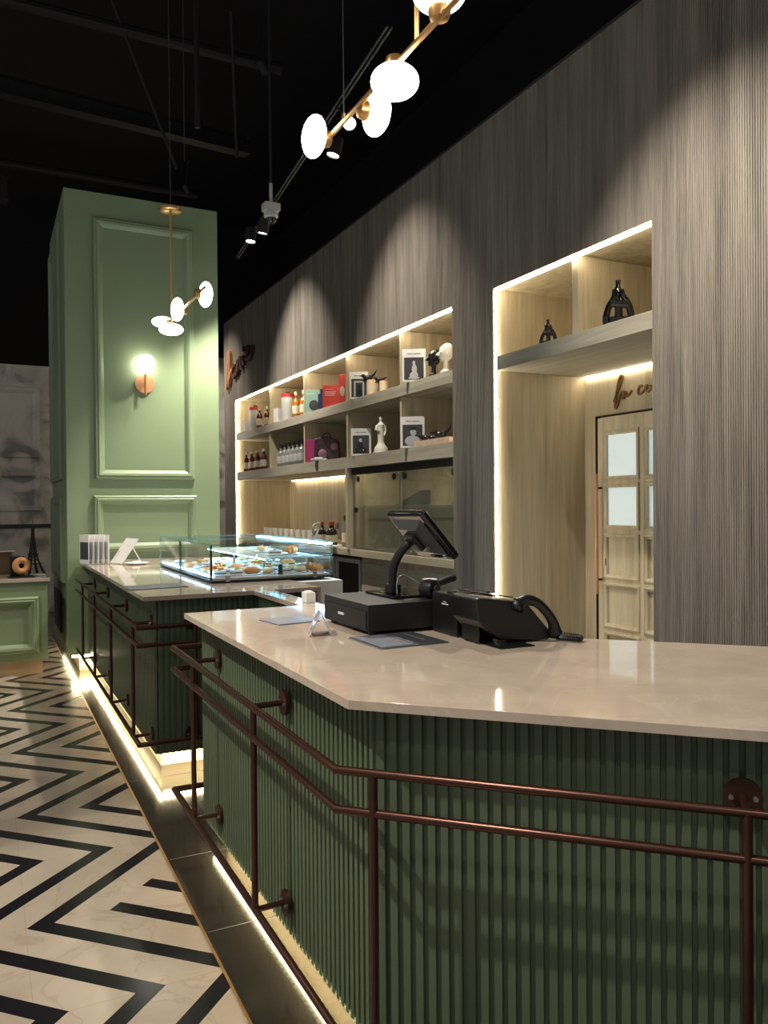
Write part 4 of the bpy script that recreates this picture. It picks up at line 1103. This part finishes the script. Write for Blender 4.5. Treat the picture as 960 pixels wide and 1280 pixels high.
for i, (y, dx) in enumerate(((9.47, 0), (9.34, .09), (9.2, .0))):
    put(pa, (XS+dx, y, TB), f'dark bottle with red cap on the back counter, {ORD[i]} of three from the left', G2, i == 0)
pa = bottle_proto('tall_bottle', c_smoke, c_dk, c_label, .38, .045)
for i, (y, dx) in enumerate(((9.3, .25), (8.97, .1), (8.82, .22))):
    put(pa, (XS+dx, y, TB), f'tall grey bottle with dark cap on the back counter, {ORD[i]} of three from the left', G2, i == 0)
o = MB().box(-.06, -.10, 0, .06, .10, .02, .003).build('napkin_pile', M['paper'], loc=(XS-.05, 8.98, TB), rotz=.2); tag(o, 'white napkin pile at the edge of the back counter', 'napkins')
# glassware in cabinet
wg = thing('wine_glass', 'x', 'glass')
MB().lathe([(.034, 0), (.034, .003), (.004, .006), (.004, .07), (.025, .085), (.038, .12), (.034, .165), (.032, .165), (.035, .12), (.022, .09), (.001, .086)], 20).build('glass', M['glassware'], wg)
for i, (x, y) in enumerate(((4.02, 8.30), (4.10, 8.12), (4.02, 7.95), (4.05, 7.70), (4.12, 7.55), (4.02, 7.42), (4.1, 7.0), (4.02, 6.85))):
    lab = f'clear wine glass on the cabinet floor, {ORD[i]} from the left'
    if i == 0: wg.location = (x, y, TB); tag(wg, lab, 'glass', 'wine glasses in the cabinet')
    else: d = dup(wg, (x, y, TB), 0, lab); d['group'] = 'wine glasses in the cabinet'
t = thing('menu_wedge', 'dark wedge stand on the cabinet glass shelf', 'stand', (4.15, 7.62, 1.3185), 0)
MB().prism([(-.30, 0), (.28, 0), (.28, .16)], -.06, .06, T=Matrix(((0, 1, 0, 0), (-1, 0, 0, 0), (0, 0, 1, 0), (0, 0, 0, 1))) @ Tp, bev=.003).build('wedge', c_dk, t)
MB().box(-.07, -.28, 0, .07, .30, .006, .001).build('base', M['darkgrey'], t, loc=(0, 0, -.0))
t = thing('bowl', 'brown bowl upside down on the cabinet glass shelf', 'bowl', (4.05, 6.42, 1.3185))
MB().lathe([(.12, 0), (.115, .02), (.08, .06), (.03, .075), (.03, .08), (.001, .08)], 24).build('bowl', rgbm('brown_clay', (96, 78, 56), .5), t)
t = thing('bowl', 'small brown bowl on the cabinet floor at the right end', 'bowl', (4.05, 6.36, TB))
MB().lathe([(.03, 0), (.05, .02), (.08, .06), (.075, .06), (.045, .024), (.001, .01)], 24).build('bowl', rgbm('orange_clay', (150, 100, 60), .5), t)

# ================================================================== LAMPS
def disc_shade(parent, c, axis, name='globe', r=.069, th=.046):
    """opal ellipsoid, its flat axis along 'axis', joined to the rod by a brass cup"""
    q = Vector(axis).to_track_quat('Z', 'Y').to_matrix().to_4x4()
    T = Matrix.Translation(Vector(c)) @ q
    o = MB().ell((0, 0, 0), (r, r, th), 28, 16, T=T).build(name, M['opal'], parent, world=True)
    b = MB(); b.lathe([(.008, -th-.026), (.024, -th-.022), (.030, -th-.004), (.030, -th+.008), (.001, -th+.010)], 20, T=T)
    b.build('brass_cup', M['brass'], o, loc=(0, 0, 0))
    return o
c1 = thing('pendant_lamp', 'brass rod pendant with opal discs nearest to the viewer', 'lamp', (1.05, 2.0, 2.565))
ZR1 = 2.565
MB().cyl((1.05, .95, ZR1), (1.05, 2.53, ZR1), .0085, n=14).build('rod', M['brass'], c1, world=True)
off = .046+.028
disc_shade(c1, (1.05, 1.765, ZR1+off-.01), (0, 0, 1))
disc_shade(c1, (1.05, 2.015, ZR1-off+.03), (0, 0, -1))
disc_shade(c1, (1.05+off-.012, 2.26, ZR1-.012), (1, 0, 0), r=.069, th=.038)
disc_shade(c1, (1.05-off+.02, 2.50, ZR1-.008), (-1, 0, 0), r=.069, th=.036)
disc_shade(c1, (1.05+off, 1.40, ZR1), (1, 0, 0)); disc_shade(c1, (1.05-off, 1.15, ZR1), (-1, 0, 0))
MB().cyl((1.05, 1.885, ZR1), (1.05, 1.885, 3.2), .0075, n=12).build('stem', M['brass'], c1, world=True)
MB().cyl((1.05, 1.885, 3.2), (1.05, 1.885, 6.6), .002, n=6).build('wire', M['pipe'], c1, world=True)
MB().cyl((1.05, 2.375, ZR1), (1.05, 2.375, 6.6), .0022, n=6).build('wire', M['darkgrey'], c1, world=True)
MB().cyl((1.05, 2.375, ZR1-.004), (1.05, 2.375, ZR1+.025), .006, n=10).build('wire_clip', M['brass'], c1, world=True)
c2 = thing('pendant_lamp', 'smaller-looking brass pendant with opal discs before the green column', 'lamp', (1.05, 4.9, 2.49))
ZR2 = 2.485
MB().cyl((1.05, 4.22, ZR2), (1.05, 5.42, ZR2), .008, n=14).build('rod', M['brass'], c2, world=True)
disc_shade(c2, (1.05+.04, 4.36, ZR2-.0), (1, 0, 0), r=.069, th=.036); disc_shade(c2, (1.05-.02, 4.80, ZR2+.01), (-1, 0, 0), r=.069, th=.036)
disc_shade(c2, (1.05, 5.08, ZR2-.05), (0, 0, -1), r=.075, th=.036); disc_shade(c2, (1.05, 5.34, ZR2+.05), (0, 0, 1), r=.07, th=.034)
MB().cyl((1.05, 5.06, ZR2), (1.05, 5.06, 3.17), .007, n=12).build('stem', M['brass'], c2, world=True)
MB().lathe([(.062, 0), (.068, .004), (.068, .02), (.06, .024), (.01, .03)], 28, c=(1.05, 5.06, 3.165)).build('canopy', M['brass'], c2, world=True)
b = MB(); b.cyl((1.05, 5.06, 3.19), (1.05, 5.06, 6.6), .003, n=6)
for k in range(6): b.ell((1.05, 5.06, 3.45+.27*k), (.007, .007, .007), 8, 6)
b.build('wire', M['darkgrey'], c2, world=True)
rod((1.14, 5.06, 3.5), (1.14, 5.06, 6.6), .003, 'thin dark wire hanging right of the far pendant wire', 'wire', 'darkgrey')
# wall sconce
wsn = thing('wall_sconce', 'brass wall sconce with round opal globe on the green column', 'lamp', (1.187, CY0, 2.33))
MB().cyl((1.187, CY0-.003, 2.345), (1.187, CY0-.022, 2.345), .078, n=32).build('backplate', M['copper'], wsn, world=True)
MB().cyl((1.187, CY0-.055, 2.25), (1.187, CY0-.055, 2.43), .009, n=12).build('stem', M['brass'], wsn, world=True)
MB().cyl((1.187, CY0-.022, 2.345), (1.187, CY0-.055, 2.345), .008, n=12).build('arm', M['brass'], wsn, world=True)
MB().ell((1.187, CY0-.08, 2.50), (.078, .078, .078), 28, 16).build('globe', M['opal'], wsn, world=True)
# track with spots
tk = thing('lighting_track', 'thin black lighting track running along the ceiling', 'track', (1.9, 5.5, 3.7))
P0, P1 = Vector((2.17, 6.95, 3.70)), Vector((1.72, 3.3, 3.70))
P0, P1 = Vector((2.22, 7.62, 3.75)), Vector((1.86, 3.62, 3.75))
d_ = (P1-P0).normalized()
for s_ in (-.012, .012):
    pe = Vector((d_.y, -d_.x, 0))*s_
    MB().cyl(P0+pe, P1+pe, .006, n=8).build('conductor', M['darkgrey'], tk, world=True)
def spot_thing(label, pos, tgt, watts, cone, blend, colr, stem_top=None, lit=True, r=.045, grp='ceiling spots'):
    t = thing('spotlight', label, 'spotlight', pos, 0, grp)
    d = (Vector(tgt)-Vector(pos)).normalized()
    q = d.to_track_quat('Z', 'Y').to_matrix().to_4x4()
    L = .12
    b = MB(); b.lathe([(r*.5, -L), (r*.95, -L+.006), (r, -L+.015), (r, 0), (r*.9, .0), (r*.86, -.012), (.001, -.013)], 20, T=q); b.build('can', M['blackmetal'], t)
    if lit: MB().lathe([(r*.82, -.0125), (r*.82, -.008), (.001, -.006)], 20, T=q).build('lens', M['lens'], t)
    if stem_top is not None:
        tp = Vector(stem_top)-Vector(pos) if isinstance(stem_top, tuple) else Vector((0, 0, stem_top))
        b = MB(); b.tube([-d*(L*.8), tp*.9 if isinstance(stem_top, tuple) else tp*.5, tp], .006, 8); b.build('stem', M['blackmetal'], t)
    lo = spot_light(Vector(pos)+d*.01, tgt, watts, cone, blend, colr, t)
    return t
spot_thing('track spot with lit lens above the camera dome, left one', (2.0, 6.47, 3.53), (1.75, 6.3, .5), 210, 75, .6, NEUT, (2.117, 6.47, 3.745))
spot_thing('track spot with lit lens above the camera dome, right one', (2.0, 6.15, 3.50), (1.6, 6.7, .5), 210, 75, .6, NEUT, (2.088, 6.15, 3.745))
spot_thing('track spot glimpsed right of the near pendant end, lower one', (2.0, 4.70, 3.55), (1.4, 4.9, .9), 160, 55, .5, NEUT, (1.957, 4.70, 3.745))
spot_thing('track spot glimpsed right of the near pendant end, upper one', (2.02, 4.48, 3.66), (1.55, 2.3, .9), 240, 46, .5, NEUT, (1.937, 4.48, 3.745))
names = ['at the far end of the ribbed wall', 'over the middle of the long recess', 'over the right part of the long recess', 'over the right end of the ribbed wall', 'over the aisle beside the near counter', 'over the aisle beside the far counter', 'over the aisle behind the viewer']
for nm, (knd, pos, tgt, wt, cone, bl, colr) in zip(names, SPOTS):
    spot_thing(f'black ceiling spot {nm}', pos, tgt, wt, cone, bl, colr, 6.6-pos[2], lit=False)
# camera dome
cc = thing('dome_camera', 'white dome security camera hanging on a pipe', 'security camera', (2.0, 5.93, 3.55))
MB().cyl((2.0, 5.93, 3.66), (2.0, 5.93, 3.82), .014, n=10).build('pipe', M['lgrey'], cc, world=True)
MB().cyl((2.0, 5.93, 3.82), (2.0, 5.93, 6.6), .012, n=10).build('conduit', M['pipe'], cc, world=True)
b = MB(); b.box(1.935, 5.88, 3.60, 2.065, 5.98, 3.665, .012); b.build('junction_box', M['lgrey'], cc, world=True)
MB().lathe([(.045, 0), (.055, .01), (.055, .05)], 24, c=(2.0, 5.93, 3.55)).build('collar', M['lgrey'], cc, world=True)
MB().ell((2.0, 5.93, 3.55), (.043, .043, .043), 20, 12).build('dome', M['black_gloss'], cc, world=True)
bpy.context.view_layer.update()
